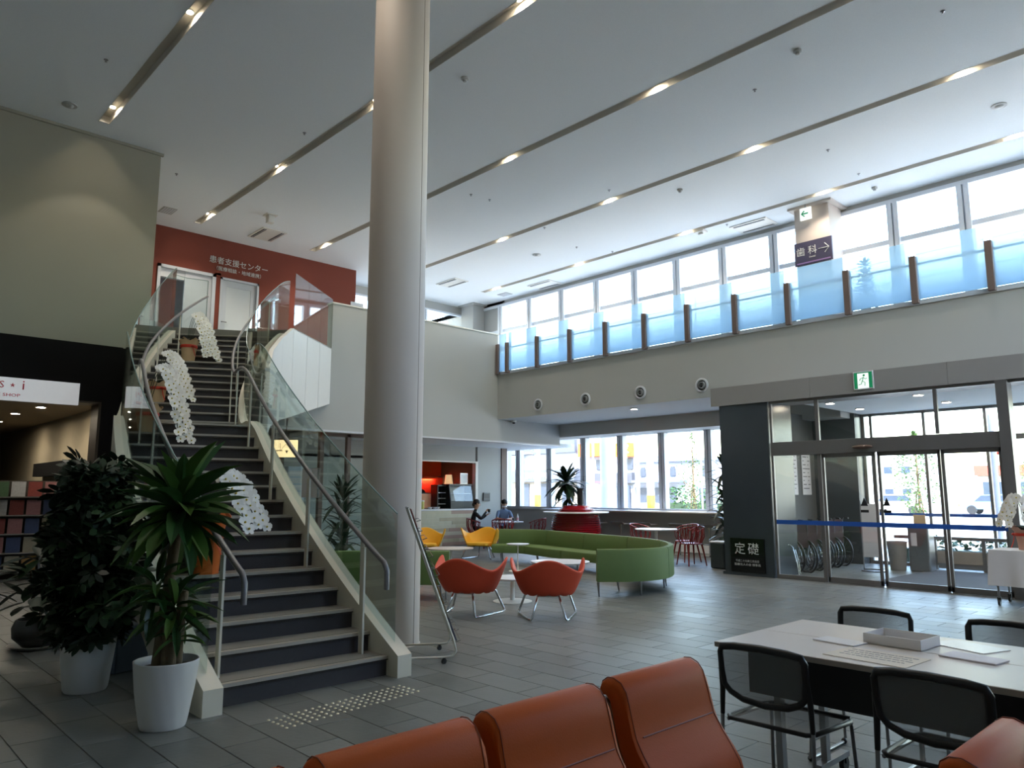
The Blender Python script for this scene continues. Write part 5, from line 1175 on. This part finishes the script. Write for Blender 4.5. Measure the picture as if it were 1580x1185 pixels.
# ------------------------------------------------------------------ wheelchairs
def wheelchair(label, loc, rz):
    t = thing('wheelchair', label, 'wheelchair', (loc[0], loc[1], 0), rz, 'folded wheelchairs parked in the vestibule')
    for s in (-.13, .13):
        m = MB(); m.tube([(.28*math.cos(a*.2094), s, .28+.28*math.sin(a*.2094)) for a in range(30)], .018, 6, closed=True)
        w_ = m.build('wheel', BLKP, t, smooth=60); m = MB(); s2 = s*1.25
        m.tube([(.245*math.cos(a*.2094), s2, .28+.245*math.sin(a*.2094)) for a in range(30)], .006, 6, closed=True)
        for a in range(14): m.tube([(0, s, .28), (.27*math.cos(a*.4488), s, .28+.27*math.sin(a*.4488))], .0016, 4)
        m.tube([(0, s-.03, .28), (0, s+.03, .28)], .025, 10); m.build('hand_rim_and_spokes', CHROME, w_, smooth=60)
        m = MB(); m.tube([(-.40+.0, s*.9, .055+.055*math.cos(0)), (-.40, s*.9, .11)], .01, 5); m.tube([(-.40+.06*math.cos(a*.5236), s*.9, .06+.06*math.sin(a*.5236)) for a in range(12)], .01, 5, closed=True); m.build('front_castor', BLKP, t, smooth=60)
        m = MB(); m.tube([(.22, s*.85, .92), (.12, s*.85, .92), (.08, s*.85, .88), (.05, s*.85, .28)], .011, 8); m.tube([(.07, s*.85, .62), (-.20, s*.85, .62), (-.25, s*.85, .57), (-.26, s*.85, .42), (.06, s*.85, .42)], .010, 8)
        m.tube([(-.26, s*.85, .44), (-.36, s*.85, .42), (-.42, s*.85, .12), (-.48, s*.85, .09)], .010, 8); m.tube([(.05, s*.85, .28), (-.38, s*.85, .2)], .009, 8); m.build('side_frame', STEEL, t, smooth=60)
        m = MB(); m.bx(.14, .24, s*.85-.016, s*.85+.016, .905, .935); m.build('handle_grip', BLKP, t); m = MB(); m.bx(-.24, .05, s*.85-.006, s*.85+.006, .43, .61); m.build('side_guard', BLKP, t); m = MB(); m.bx(-.2, .04, s*.85-.018, s*.85+.018, .63, .65); m.build('armrest', BLKP, t)
    m = MB(); m.bx(.05, .078, -.12, .12, .44, .89); m.build('backrest', M('chair_maroon', (58, 26, 30), .7), t); m = MB(); m.prism([(-.10, .42), (0, .52), (.10, .42), (.09, .41), (0, .5), (-.09, .41)], -.24, .05, 'x'); 
    m2 = MB(); m2.prism([(-.10, .42), (0, .50), (.10, .42), (.095, .405), (0, .485), (-.095, .405)], -.24, .05, 'x'); m2.build('folded_seat', BLKP, t)
    m = MB(); m.bx(-.52, -.40, -.1, -.02, .07, .09); m.bx(-.52, -.40, .02, .1, .07, .09); m.build('footplate', BLKP, t)
    return t
wc = wheelchair('folded wheelchair nearest the glass screen in the vestibule', (-6.32, 13.0), R(-26))
for i, lab in enumerate(('second from the glass screen', 'third from the glass screen', 'fourth from the glass screen', 'farthest back by the outer pillar')):
    dup(wc, (-6.32-.03*(i+1), 13.0+.44*(i+1), 0), R(-26), 'folded wheelchair in the vestibule row, %s' % lab)
t = thing('walking_frame', 'chrome walking frame in front of the wheelchairs behind the glass', 'walker', (-6.35, 12.5, 0), R(-70))
for s in (-.12, .12):
    m = MB(); m.tube([(s, -.2, 0), (s, -.15, .25), (s, -.12, .48), (s, .10, .52), (s, .14, .48), (s, .2, .2), (s, .22, 0)], .01, 8); m.build('side_tube', CHROME, t, smooth=60)
m = MB(); m.tube([(-.12, .15, .42), (.12, .15, .42)], .01, 8); m.tube([(-.12, .18, .25), (.12, .18, .25)], .01, 8); m.build('cross_tube', CHROME, t)

# ------------------------------------------------------------------ area behind the stairs
b = MB(); b.bx(-20.2, -20, 6.4, 12, 0, 2.8); struct(b.build('wall_inner', M('wall_ochre', (170, 150, 112), .8, var=.03)))
b = MB(); b.bx(-20, -14.2, 6.2, 6.4, 0, 2.8); struct(b.build('wall_inner_side', WALL))
b = MB(); b.bx(-20, -14.2, 6.4, 9.0, 2.8, 2.9); struct(b.build('ceiling_inner', CEIL))
BRN = M('brown_jamb', 0)
wn[0] += 1
b = MB()
for y in (7.95, 8.6, 9.2, 9.8): b.bx(-14.35, -14.25, y-.045, y+.045, 0, 2.68)
b.bx(-14.35, -14.25, 7.9, 9.85, 2.6, 2.7); b.bx(-14.35, -14.25, 7.9, 9.85, 0, .06)
iw = struct(b.build('window_%d' % wn[0], BRN))
for a, c in ((7.99, 8.56), (8.64, 9.16), (9.24, 9.76)):
    b = MB(); b.add([(-14.3, a, .06), (-14.3, c, .06), (-14.3, c, 2.6), (-14.3, a, 2.6)], [(0, 1, 2, 3)]); b.build('pane', GLS, iw)
t = thing('menu_board', 'warm lit menu board with drawings behind the stair glass', 'sign', (-13.9, 6.95, 2.27), R(-40))
b = MB(); b.bx(-.03, .03, -.23, .23, -.17, .17); b.build('board_box', M('menu_warm', (250, 214, 160), .5, var=.03, emit=.75), t)
DR = M('menu_drawing', (150, 110, 84), .6); b = MB(); b.tube([(.034, -.1, -.05), (.034, .0, .08), (.034, .12, .02)], .004, 5); b.tube([(.034, -.1, .1), (.034, -.1, -.04)], .004, 5); b.prism([(.0, -.04), (.06, -.04), (.03, -.10)], .031, .036, 'x'); b.prism([(.09, .02), (.15, .02), (.12, -.04)], .031, .036, 'x'); b.bx(.031, .036, -.18, -.06, -.05, -.035); b.build('drawing', DR, t)
b = MB(); b.bx(-.01, .01, -.01, .01, .17, .6); b.build('hanger', STEEL, t)
t = thing('side_cabinet', 'pale bright cabinet standing behind the stairs under the menu board', 'cabinet', (-15.2, 7.75, 0)); b = MB(); b.rbox(0, 0, .98, .5, .4, 1.96, r=.02); b.build('cabinet_body', M('pale_blue', (190, 206, 220), .4), t)
for k in range(4): b = MB(); b.bx(.25, .256, -.17, .17, 1.30+.15*k, 1.42+.15*k); b.build('panel_light', WTOP, t)
t = thing('notice_paper', 'white printed notice fixed to the right-hand stair glass', 'notice', SP(1.6, RI-.062, 1.4)); 
b = MB(); p0, p1 = SP(1.42, RI-.050, 0), SP(1.80, RI-.050, 0); zc = nzs(1.6)-.05
b.add([(p0[0], p0[1], zc+.38), (p1[0], p1[1], zc+.38), (p1[0], p1[1], zc+.66), (p0[0], p0[1], zc+.66)], [(0, 1, 2, 3)]); b.build('sheet', WTOP, t, world=True)

# ------------------------------------------------------------------ people
def skinned(name, verts, edges, radii, mats, choose, parent, sub=2):
    me = bpy.data.meshes.new(name); me.from_pydata(verts, edges, []); o = bpy.data.objects.new(name, me); C.objects.link(o)
    sk = o.modifiers.new('skin', 'SKIN'); sk.branch_smoothing = .6
    for v, r in zip(me.skin_vertices[0].data, radii): v.radius = (r, r) if not isinstance(r, tuple) else r
    me.skin_vertices[0].data[0].use_root = True
    s = o.modifiers.new('sub', 'SUBSURF'); s.levels = sub; s.render_levels = sub
    dg = bpy.context.evaluated_depsgraph_get(); m2 = bpy.data.meshes.new_from_object(o.evaluated_get(dg)); bpy.data.objects.remove(o)
    m2.materials.clear()
    for m in mats: m2.materials.append(m)
    for p in m2.polygons: p.use_smooth = True; p.material_index = choose(p.center)
    o = bpy.data.objects.new(name, m2); C.objects.link(o); o.parent = parent; return o
def person(label, loc, rz, pose, shirt, pants, sleeve, hair_long=False, mask=False):
    t = thing('person', label, 'person', loc, rz)
    V = []; E_ = []; Rr = []
    def add(p, r, par=None): V.append(p); Rr.append(r); (E_.append((par, len(V)-1)) if par is not None else None); return len(V)-1
    P = pose
    pel = add(P['pelvis'], (.125, .10)); sp = add(P['spine'], (.115, .09), pel); ch = add(P['chest'], (.135, .095), sp); nb = add(P['neck'], .045, ch)
    nk = add(tuple(Vector(P['neck'])*.5+Vector(P['head'])*.5-Vector((0, 0, .02))), .042, nb); hd = add(P['head'], (.072, .082), nk)
    hv = Vector(P['head'])+Vector(P.get('up', (0, .01, .08))); ht = add(tuple(hv), (.070, .080), hd)
    fd = Vector(P['look']).normalized()
    for s in (-1, 1):
        sh = add(P['sh%d' % s], .058, ch); el = add(P['el%d' % s], .042, sh); wr = add(P['wr%d' % s], .027, el)
        d = (Vector(P['wr%d' % s])-Vector(P['el%d' % s])).normalized(); side = d.cross(Vector((0, 0, 1))).normalized()
        pm = add(tuple(Vector(P['wr%d' % s])+d*.05), (.030, .018), wr)
        for k, (q, L) in enumerate(((-.024, .048), (-.008, .056), (.008, .053), (.022, .043))):
            b0 = Vector(V[pm])+side*q+d*.02; f1 = add(tuple(b0), .009, pm); f2 = add(tuple(b0+d*L*.55+Vector((0, 0, -.008))), .008, f1); add(tuple(b0+d*L*.95+Vector((0, 0, -.022))), .007, f2)
        th = add(tuple(Vector(P['wr%d' % s])+d*.03+side*(-s)*.028), .010, wr); add(tuple(Vector(P['wr%d' % s])+d*.06+side*(-s)*.042), .008, th)
        hp = add(P['hp%d' % s], .085, pel); kn = add(P['kn%d' % s], .058, hp); an = add(P['an%d' % s], .036, kn); to = add(P['to%d' % s], .032, an)
    el_ = [Vector(P['el%d' % s]) for s in (-1, 1)]; wr_ = [Vector(P['wr%d' % s]) for s in (-1, 1)]; sh_ = [Vector(P['sh%d' % s]) for s in (-1, 1)]
    an_ = [Vector(P['an%d' % s]) for s in (-1, 1)]; nkz = P['neck'][2]+.015; pz = (Vector(P['pelvis'])+Vector((0, 0, .03)))
    def choose(c):
        for a in an_:
            if (c-a).length < .17 and c.z < a.z+.02: return 3
        if c.z > nkz and (c-Vector(P['head'])).length < .22: return 0
        for e_, w_, s_ in zip(el_, wr_, sh_):
            tt = (c-e_).dot(w_-e_)/max(1e-6, (w_-e_).length_squared); dd = (c-(e_.lerp(w_, max(0, min(1.6, tt))))).length
            if dd < .065 and tt > (0.02 if sleeve == 'short' else .95): return 0
        if c.z < pz.z and (c.z < pz.z-.02 or c.y > .08) and c.y > P['pelvis'][1]-.2: 
            if min((c-w_).length for w_ in wr_) > .12 or c.z < .45: return 2
        return 1
    body = skinned('body', V, E_, Rr, [SKIN, shirt, pants, BLKP], choose, t)
    H0 = Vector(P['head'])+Vector((0, 0, .045)); rt = fd.cross(Vector((0, 0, 1))).normalized(); up = rt.cross(fd).normalized()
    m = MB(); m.ball(tuple(H0-fd*.018+up*.035), .088, .092, .082, 16, 10)
    if hair_long: m.ball(tuple(H0-fd*.085-up*.03), .045, .045, .05, 10, 8); 
    m.build('hair', HAIR, t, smooth=60)
    m = MB(); m.add([tuple(H0+fd*.078+up*.015), tuple(H0+fd*.078-rt*.014-up*.018), tuple(H0+fd*.102-up*.016), tuple(H0+fd*.078+rt*.014-up*.018)], [(0, 1, 2), (0, 2, 3), (1, 3, 2), (0, 3, 1)]); m.build('nose', SKIN, t)
    m = MB()
    for s in (-1, 1):
        m = MB(); m.ball(tuple(H0+fd*.074+rt*s*.028+up*.008), .010, .010, .006, 8, 6); m.build('eye', HAIR, t)
        m = MB(); m.ball(tuple(H0+rt*s*.082-up*.004), .014, .014, .026, 8, 6); m.build('ear', SKIN, t, smooth=60)
    m = MB(); m.ball(tuple(H0+fd*.074-up*.042), .022, .022, .005, 10, 6); m.build('mouth', M('lips', (150, 86, 80), .6), t)
    if mask: m = MB(); m.ball(tuple(H0+fd*.03-up*.075), .066, .066, .035, 14, 8); m.build('face_mask', WTOP, t, smooth=60)
    return t
seat = dict(pelvis=(0, -.10, .50), spine=(0, -.12, .67), chest=(0, -.08, .84), neck=(0, -.04, .97), head=(0, 0, 1.08), look=(0, 1, -.25))
def legs(d, x=.09, y=.34, oy=0):
    for s in (-1, 1): d['hp%d' % s] = (s*.085, -.05, .485); d['kn%d' % s] = (s*x, y, .47); d['an%d' % s] = (s*x, y+oy, .075); d['to%d' % s] = (s*x, y+oy+.13, .035)
    return d
man = legs(dict(seat)); man.update({'sh-1': (-.155, -.06, .90), 'sh1': (.155, -.06, .90), 'el-1': (-.21, .10, .70), 'el1': (.21, .10, .70), 'wr-1': (-.05, .30, .70), 'wr1': (.06, .30, .70), 'look': (-.2, 1, -.35), 'head': (0, .03, 1.07)})
person('man with dark hair in a blue-grey short-sleeved shirt seated leaning on the cafe table', (-15.10, 13.98, 0), R(-125), man, SHIRTB, CLOTHK, 'short', mask=True)
wom = legs(dict(seat), y=.32, oy=-.05); wom.update({'sh-1': (-.14, -.06, .90), 'sh1': (.14, -.06, .90), 'el-1': (-.17, .12, .74), 'el1': (.18, .10, .74), 'wr-1': (-.05, .26, .84), 'wr1': (.03, .24, .93), 'look': (0, 1, -.1)})
person('woman in black clothes with tied-back dark hair seated holding a dark cup', (-14.72, 12.68, 0), R(-38), wom, CLOTHK, CLOTHK, 'long', True)
a = R(-38); cxw, cyw = -14.72+(.03*math.cos(a)-.31*math.sin(a)), 12.68+(.03*math.sin(a)+.31*math.cos(a))
t = thing('cup', 'dark cup held by the woman in black', 'cup', (cxw, cyw, .90)); m = MB(); m.lathe([(.028, 0), (.036, .085), (.033, .085), (.026, .005), (0, .005)], 16); m.build('cup_body', BLKP, t, smooth=40)
bar = dict(pelvis=(0, -.05, .80), spine=(0, -.02, .97), chest=(0, .06, 1.12), neck=(0, .12, 1.23), head=(0, .17, 1.33), look=(0, 1, -.6))
for s in (-1, 1): bar.update({'hp%d' % s: (s*.08, -.05, .76), 'kn%d' % s: (s*.09, -.02, .42), 'an%d' % s: (s*.09, -.06, .075), 'to%d' % s: (s*.09, .07, .035), 'sh%d' % s: (s*.15, .08, 1.17), 'el%d' % s: (s*.2, .16, .96), 'wr%d' % s: (s*.1, .36, 1.02)})
pt = person('barista with dark hair bending over behind the counter, pale apron straps over black', (-16.72, 12.62, 0), R(155), bar, CLOTHK, CLOTHK, 'short')
m = MB(); m.tube([(-.07, .17, 1.1), (-.06, .05, 1.26), (.0, -.02, 1.18)], .012, 6, flat=.4); m.tube([(.07, .17, 1.1), (.06, .05, 1.26), (.0, -.02, 1.18)], .012, 6, flat=.4); m.bx(-.12, .12, .135, .15, .85, 1.1); m.build('apron', FAB, pt, smooth=40)
# things on the couple's table
def on_table(name, x, y, build, label, cat): t = thing(name, label, cat, (x, y, .661)); build(t); return t
def bottle(t): m = MB(); m.lathe([(.028, 0), (.030, .01), (.030, .12), (.012, .165), (.012, .18)], 16); m.build('bottle_body', M('bottle_plastic', (200, 206, 212), .2), t, smooth=50); m = MB(); m.lathe([(.014, .178), (.014, .2), (0, .2)], 12); m.build('cap', WTOP, t); m = MB(); m.lathe([(.0305, .04), (.0305, .10)], 16); m.build('bottle_label', M('label_pink', (206, 150, 160), .5), t)
on_table('water_bottle', -14.20, 13.62, bottle, 'clear plastic bottle with a white cap on the couple\'s table', 'bottle')
def glassc(t): m = MB(); m.lathe([(.03, 0), (.036, .09), (.033, .09), (.028, .006), (0, .006)], 16); m.build('cup_body', M('drink_dark', (60, 50, 46), .3), t, smooth=40)
on_table('cup', -14.36, 13.62, glassc, 'dark drink cup next to the plastic bottle', 'cup')
def paper(t): m = MB(); m.bx(-.13, .13, -.09, .09, 0, .004); m.build('sheet', WTOP, t)
on_table('paper_sheet', -14.62, 13.50, paper, 'white papers under the man\'s hands on the cafe table', 'paper')

# ------------------------------------------------------------------ outdoors
b = MB(); b.bx(-160, 90, 16.0, 190, -.25, -.08); struct(b.build('floor_outside', M('concrete_light', (186, 184, 178), .9, var=.06, scale=1)))
b = MB(); b.bx(-160, 90, 89.2, 95, -.10, .25); tag(b.build('grass_verge', M('grass', (104, 132, 66), .95, var=.3, scale=2)), 'green grass verge along the far side of the parking lot', 'grass', None, 'stuff')
def rescale(t, k, yo, yn):
    W = pmat(t); m = W.inverted() @ Matrix.Translation((0, yn, EYE)) @ Matrix.Diagonal((k, k, k, 1)) @ Matrix.Translation((0, -yo, -EYE)) @ W
    for ch in t.children:
        if ch.matrix_basis == Matrix(): ch.data.transform(m)
        else: ch.matrix_basis = m @ ch.matrix_basis
def bbox(t, name, x0, x1, y0, y1, z0, z1, m): b = MB(); b.bx(x0, x1, y0, y1, z0, z1); return b.build(name, m, t, world=True)
SLATE = M('slate_cladding', (66, 74, 88), .7, var=.18, scale=3); PALE = M('pale_facade', (150, 154, 162), .8); BEIGE = M('beige_facade', (130, 124, 114), .8)
GLG = M('green_tinted_glazing', (120, 146, 146), .15, var=.1, scale=1); WIN = M('far_window', (50, 60, 76), .2, var=.2); ORS = M('orange_sign', (210, 84, 20), .6); BAND = M('dark_band', (60, 64, 74), .7); BLR = M('blue_roof', (84, 104, 140), .6); REDR = M('red_roof', (190, 60, 50), .6)
t = thing('clinic_building', 'slate and white two-storey clinic building across the street on the left', 'building', (-32, 30, 0))
bbox(t, 'wall', -46, -26.75, 30, 33.3, -.1, 7.5, PALE); bbox(t, 'slate_band', -46, -26.68, 29.8, 30, 3.55, 7.5, SLATE); bbox(t, 'sign_band', -31.4, -26.3, 29.3, 30, 2.0, 2.65, SLATE); bbox(t, 'ground_wall', -31.2, -26.7, 29.6, 30, -.1, 2.0, BEIGE)
for x in (-30.6, -29.2, -27.4): bbox(t, 'window', x, x+.7, 29.55, 29.62, .6, 1.9, WIN)
for x0, x1 in ((-46, -33.6), (-33.5, -32.1), (-32.0, -30.5)): bbox(t, 'glazing', x0, x1-.08, 29.7, 29.78, -.1, 3.5, GLG)
text('lettering', '脳神経外科クリニック', .38, WTOP, t, FACE_Y(-28.0, 29.28, 2.3), .01)
t = thing('shop_building', 'grey building with bright orange sign boards across the street', 'building', (-27, 34, 0))
bbox(t, 'wall', -30.5, -26.5, 34, 38, -1, 3.6, PALE); bbox(t, 'band', -29.3, -26.5, 33.7, 34, 1.95, 2.55, BAND)
bbox(t, 'sign_board', -30.4, -28.6, 33.5, 34, 3.55, 4.35, ORS); bbox(t, 'sign_board', -27.5, -26.52, 33.5, 34, 3.45, 4.25, ORS); text('lettering', '家', .6, WTOP, t, FACE_Y(-26.8, 33.48, 3.85), .01)
for x in (-29.3, -28.7, -27.6, -27.0): bbox(t, 'window', x, x+.4, 33.9, 33.99, 2.75, 3.35, WIN)
for x in (-28.2, -27.3): bbox(t, 'window', x, x+.7, 33.6, 33.69, .4, 1.8, WIN)
m = MB(); m.lathe([(.3, 0), (.3, .05), (0, .05)], 20); o = m.build('round_logo', ORS, t); o.location = (-27.1+27, -.35, 2.25); o.rotation_euler = (R(90), 0, 0)
rescale(t, .872, 34, 30.3)
t = thing('white_house', 'white two-storey house with blue-edged roof and arched windows', 'building', (-28, 40, 0))
bbox(t, 'wall', -30.3, -24.0, 40, 45, -1, 3.35, PALE); bbox(t, 'roof', -30.3, -24.0, 39.7, 45.4, 3.35, 3.5, BLR); bbox(t, 'porch_roof', -30.2, -26.5, 39.2, 40, 2.05, 2.2, BLR)
for x in (-30.0, -28.3, -27.7, -25.4):
    m = MB(); m.prism([(x, 2.45), (x+.4, 2.45), (x+.4, 2.9), (x+.3, 3.03), (x+.1, 3.03), (x, 2.9)], 39.9, 39.99, 'y'); m.build('window', WIN, t, world=True)
for x in (-30.1, -29.2, -28, -25.6): bbox(t, 'window', x, x+.7, 39.9, 39.99, .8, 1.7, WIN)
rescale(t, .76, 40, 30.4)
t = thing('gabled_house', 'house with a blue gabled roof at the right of the cafe windows', 'building', (-25.5, 52, 0))
bbox(t, 'wall', -30.9, -26, 52, 60, -2, 4.2, BEIGE); m = MB(); m.prism([(-30.9, 4.2), (-25.5, 4.2), (-28.2, 5.6)], 51.6, 60.4, 'y'); m.build('roof', BLR, t, world=True)
for x in (-30.4, -29, -27.5): bbox(t, 'window', x, x+.9, 51.9, 51.99, 2.4, 3.4, WIN)
rescale(t, .585, 52, 30.6)
t = thing('pale_apartment', 'pale apartment house with small windows seen through the sliding doors', 'building', (-20, 62, 0))
bbox(t, 'wall', -27.5, -20.2, 62, 70, -.1, 4.9, PALE); bbox(t, 'entrance_wall', -25.4, -24.3, 61.6, 62, -.1, 3.9, M('pinkish_wall', (206, 186, 176), .8))
for x in (-22.9, -21.6): bbox(t, 'window', x, x+.6, 61.9, 61.99, 2.9, 3.4, WIN); bbox(t, 'window', x, x+.6, 61.9, 61.99, .9, 1.7, WIN)
t = thing('roadside_shop', 'low roadside shop with a red roof band far beyond the parking lot', 'building', (-18, 96, 0))
bbox(t, 'wall', -25.5, -16, 96, 102, -.1, 3.6, PALE); bbox(t, 'red_band', -25.7, -15.8, 95.6, 96, 3.3, 4.4, REDR); text('lettering', 'OPEN SHOP', .7, WTOP, None, Matrix(), .01) if False else None
for k in range(6): bbox(t, 'window', -25+1.5*k, -24+1.5*k, 95.9, 95.99, .8, 2.6, WIN)
def pole(name, x, y, h, r, label, m, cat='pole', band=False):
    t = thing(name, label, cat, (x, y, -.08)); b = MB(); b.tube([(0, 0, 0), (0, 0, h)], [r, r*.8], 12); b.build('shaft', m, t, smooth=50)
    if band: b = MB(); b.lathe([(r*1.03, .9), (r*1.03, 1.4)], 12); b.build('yellow_band', M('band_yellow', (210, 180, 50), .6), t)
    return t
PW = M('pole_white', (226, 228, 230), .6); PG = M('pole_grey', (150, 156, 168), .6)
pole('entrance_column', -14.75, 18.0, 3.3, .27, 'thick white round column just outside the cafe windows', PW, 'column')
pole('entrance_column', -7.08, 18.0, 3.3, .12, 'slim white column just outside the sliding doors', PW, 'column')
pole('utility_pole', -21.75, 22, 9, .13, 'thick white street pole left of the cafe dracaena', PW, band=True)
pole('utility_pole', -18.75, 22, 9, .05, 'thin grey street pole right of the orange sign', PG); pole('utility_pole', -18.55, 22.3, 9, .09, 'grey street pole with a yellow band near the orange sign', PG, band=True)
pole('utility_pole', -16.65, 22, 9, .07, 'slim grey street pole in front of the white house', PG); pole('utility_pole', -16.1, 22, 9, .14, 'white street pole with a yellow foot in front of the white house', PW, band=True)
pole('utility_pole', -14.8, 24, 4.2, .05, 'short grey lamp post with a bent top beyond the cafe windows', PG); pole('utility_pole', -14.0, 22, 9, .03, 'thinnest street pole at the right of the cafe windows', PG)
t = pole('street_lamp', -4.98, 20, 5, .10, 'grey pole with bands and a red flag beside it outside the entrance', PG, 'pole'); b = MB(); b.bx(.1, .32, -.01, .01, 2.35, 2.62); b.build('red_flag', REDR, t)
t = thing('traffic_signal', 'white street sign arms and signal on the thick pole', 'traffic signal', (-21.75, 21.93, 3.4)); b = MB(); b.bx(-.9, .0, -.05, .05, .0, .06); b.bx(-.9, 0, -.05, .05, -.4, -.34); b.build('arm', PW, t); b = MB(); [b.prism([(-.25, z), (.05, z-.1), (.05, z-.2), (-.25, z-.08)], -.1, .1) for z in (.25, .0, -.25)]; b.build('signal_head', BLR, t)
def street_tree(x, y, h, label, n=900, sp=.8, z0=.9, hw=.5):
    t = thing('street_tree', label, 'tree', (x, y, -.08)); m = MB(); m.tube([(0, 0, 0), (.02, 0, h*.6), (0, .02, h)], [.045, .03, .01], 8)
    r_ = random.Random(int(x*10)); 
    for k in range(14): a = r_.random()*6.28; z = h*r_.uniform(.35, .85); m.tube([(0, 0, z), (.4*sp*math.cos(a), .4*sp*math.sin(a), z+.25), (.7*sp*math.cos(a), .7*sp*math.sin(a), z+.5)], [.014, .009, .004], 5)
    m.build('trunk', BARK, t, smooth=60); f = MB()
    def fr(r): z = z0+(h-z0)*r.random(); a = r.random()*6.28; q = hw*math.sin(math.pi*min(1, (z-z0)/(h-z0)*.9+.1))*math.sqrt(r.random()); return (q*math.cos(a), q*math.sin(a), z)
    scatter_leaves(f, n, fr, .09, .03, r_); stuff(f.build('foliage', LEAFY, t, fix=False))
    for s in (-.12, .12): m = MB(); m.tube([(s*1.6, 0, 0), (s*.4, 0, h*.45)], .022, 6); m.build('stake', BARK, t)
street_tree(-7.95, 24, 3.3, 'young staked street tree in pale leaf outside the sliding doors', 1500, hw=.75); street_tree(-15.0, 23, 3.6, 'young thin street tree outside the right cafe windows', 600, hw=.6)
street_tree(-9.6, 44, 3.0, 'small bushy green tree near the pale apartment house', 700, z0=.4, hw=.8)
def hedge(x0, x1, y, h, label, name='hedge', n=900):
    t = thing(name, label, 'hedge', ((x0+x1)/2, y, -.08)); f = MB(); r_ = random.Random(4)
    scatter_leaves(f, n, lambda r: (r.uniform(x0, x1)-(x0+x1)/2, r.uniform(-.25, .25), r.uniform(.0, h)), .14, .05, r_); stuff(f.build('foliage', LEAF, t, fix=False))
    m = MB(); m.bx(-(x1-x0)/2, (x1-x0)/2, -.2, .2, 0, h*.6); m.build('hedge_core', LEAFD, t)
hedge(-19.6, -16.2, 27.6, 1.75, 'green hedge in front of the white house', n=1500); hedge(-6.0, -1.0, 17.2, .55, 'low planting right outside the street glazing', n=900)
t = thing('guard_fence', 'long low guard fence at the far edge of the parking lot', 'fence', (-20, 89, 0)); 
for k in range(30): m = MB(); m.bx(-60+3*k-.06, -60+3*k+.06, 88.95, 89.05, -.1, 1.1); m.build('fence_post', PG, t, world=True)
for z in (.6, 1.0): m = MB(); m.bx(-60, 28, 88.96, 89.04, z, z+.1); m.build('fence_rail', PG, t, world=True)
for i in range(6):
    z = 5.6+.42*i; m = MB(); m.tube([(-60, 21+.3*i, z+2.2), (-20, 21+.3*i, z+.9), (30, 21+.3*i, z+1.6)], .012, 5)
    tag(m.build('power_line', PG), 'thin overhead power line outside the upper windows, number %s from below' % (ordn+['sixth'])[i], 'power line', 'overhead power lines')
def car(x, y, rz, col, label):
    t = thing('car', label, 'car', (x, y, -.08), rz); m = MB()
    m.prism([(-2.0, .35), (-1.95, .75), (-1.2, .85), (-.7, 1.35), (.9, 1.38), (1.5, .9), (1.95, .8), (2.0, .35)], -.8, .8); m.build('body', col, t, smooth=30, bevel=.05)
    m = MB(); m.prism([(-1.05, .9), (-.62, 1.3), (.82, 1.32), (1.3, .92)], -.82, .82); m.build('windows', WIN, t)
    for wx in (-1.25, 1.25):
        for s in (-1, 1): m = MB(); m.tube([(wx, s*.7, .31), (wx, s*.85, .31)], .31, 18); m.build('wheel', BLKP, t)
car(-20, 56, R(3), PW, 'white car parked before the pale apartment'); car(-15, 60, R(0), M('car_blue', (90, 120, 170), .3), 'blue car parked far off beyond the sliding doors')
car(-11.5, 72, R(0), PW, 'white car parked beyond the small bushy tree')
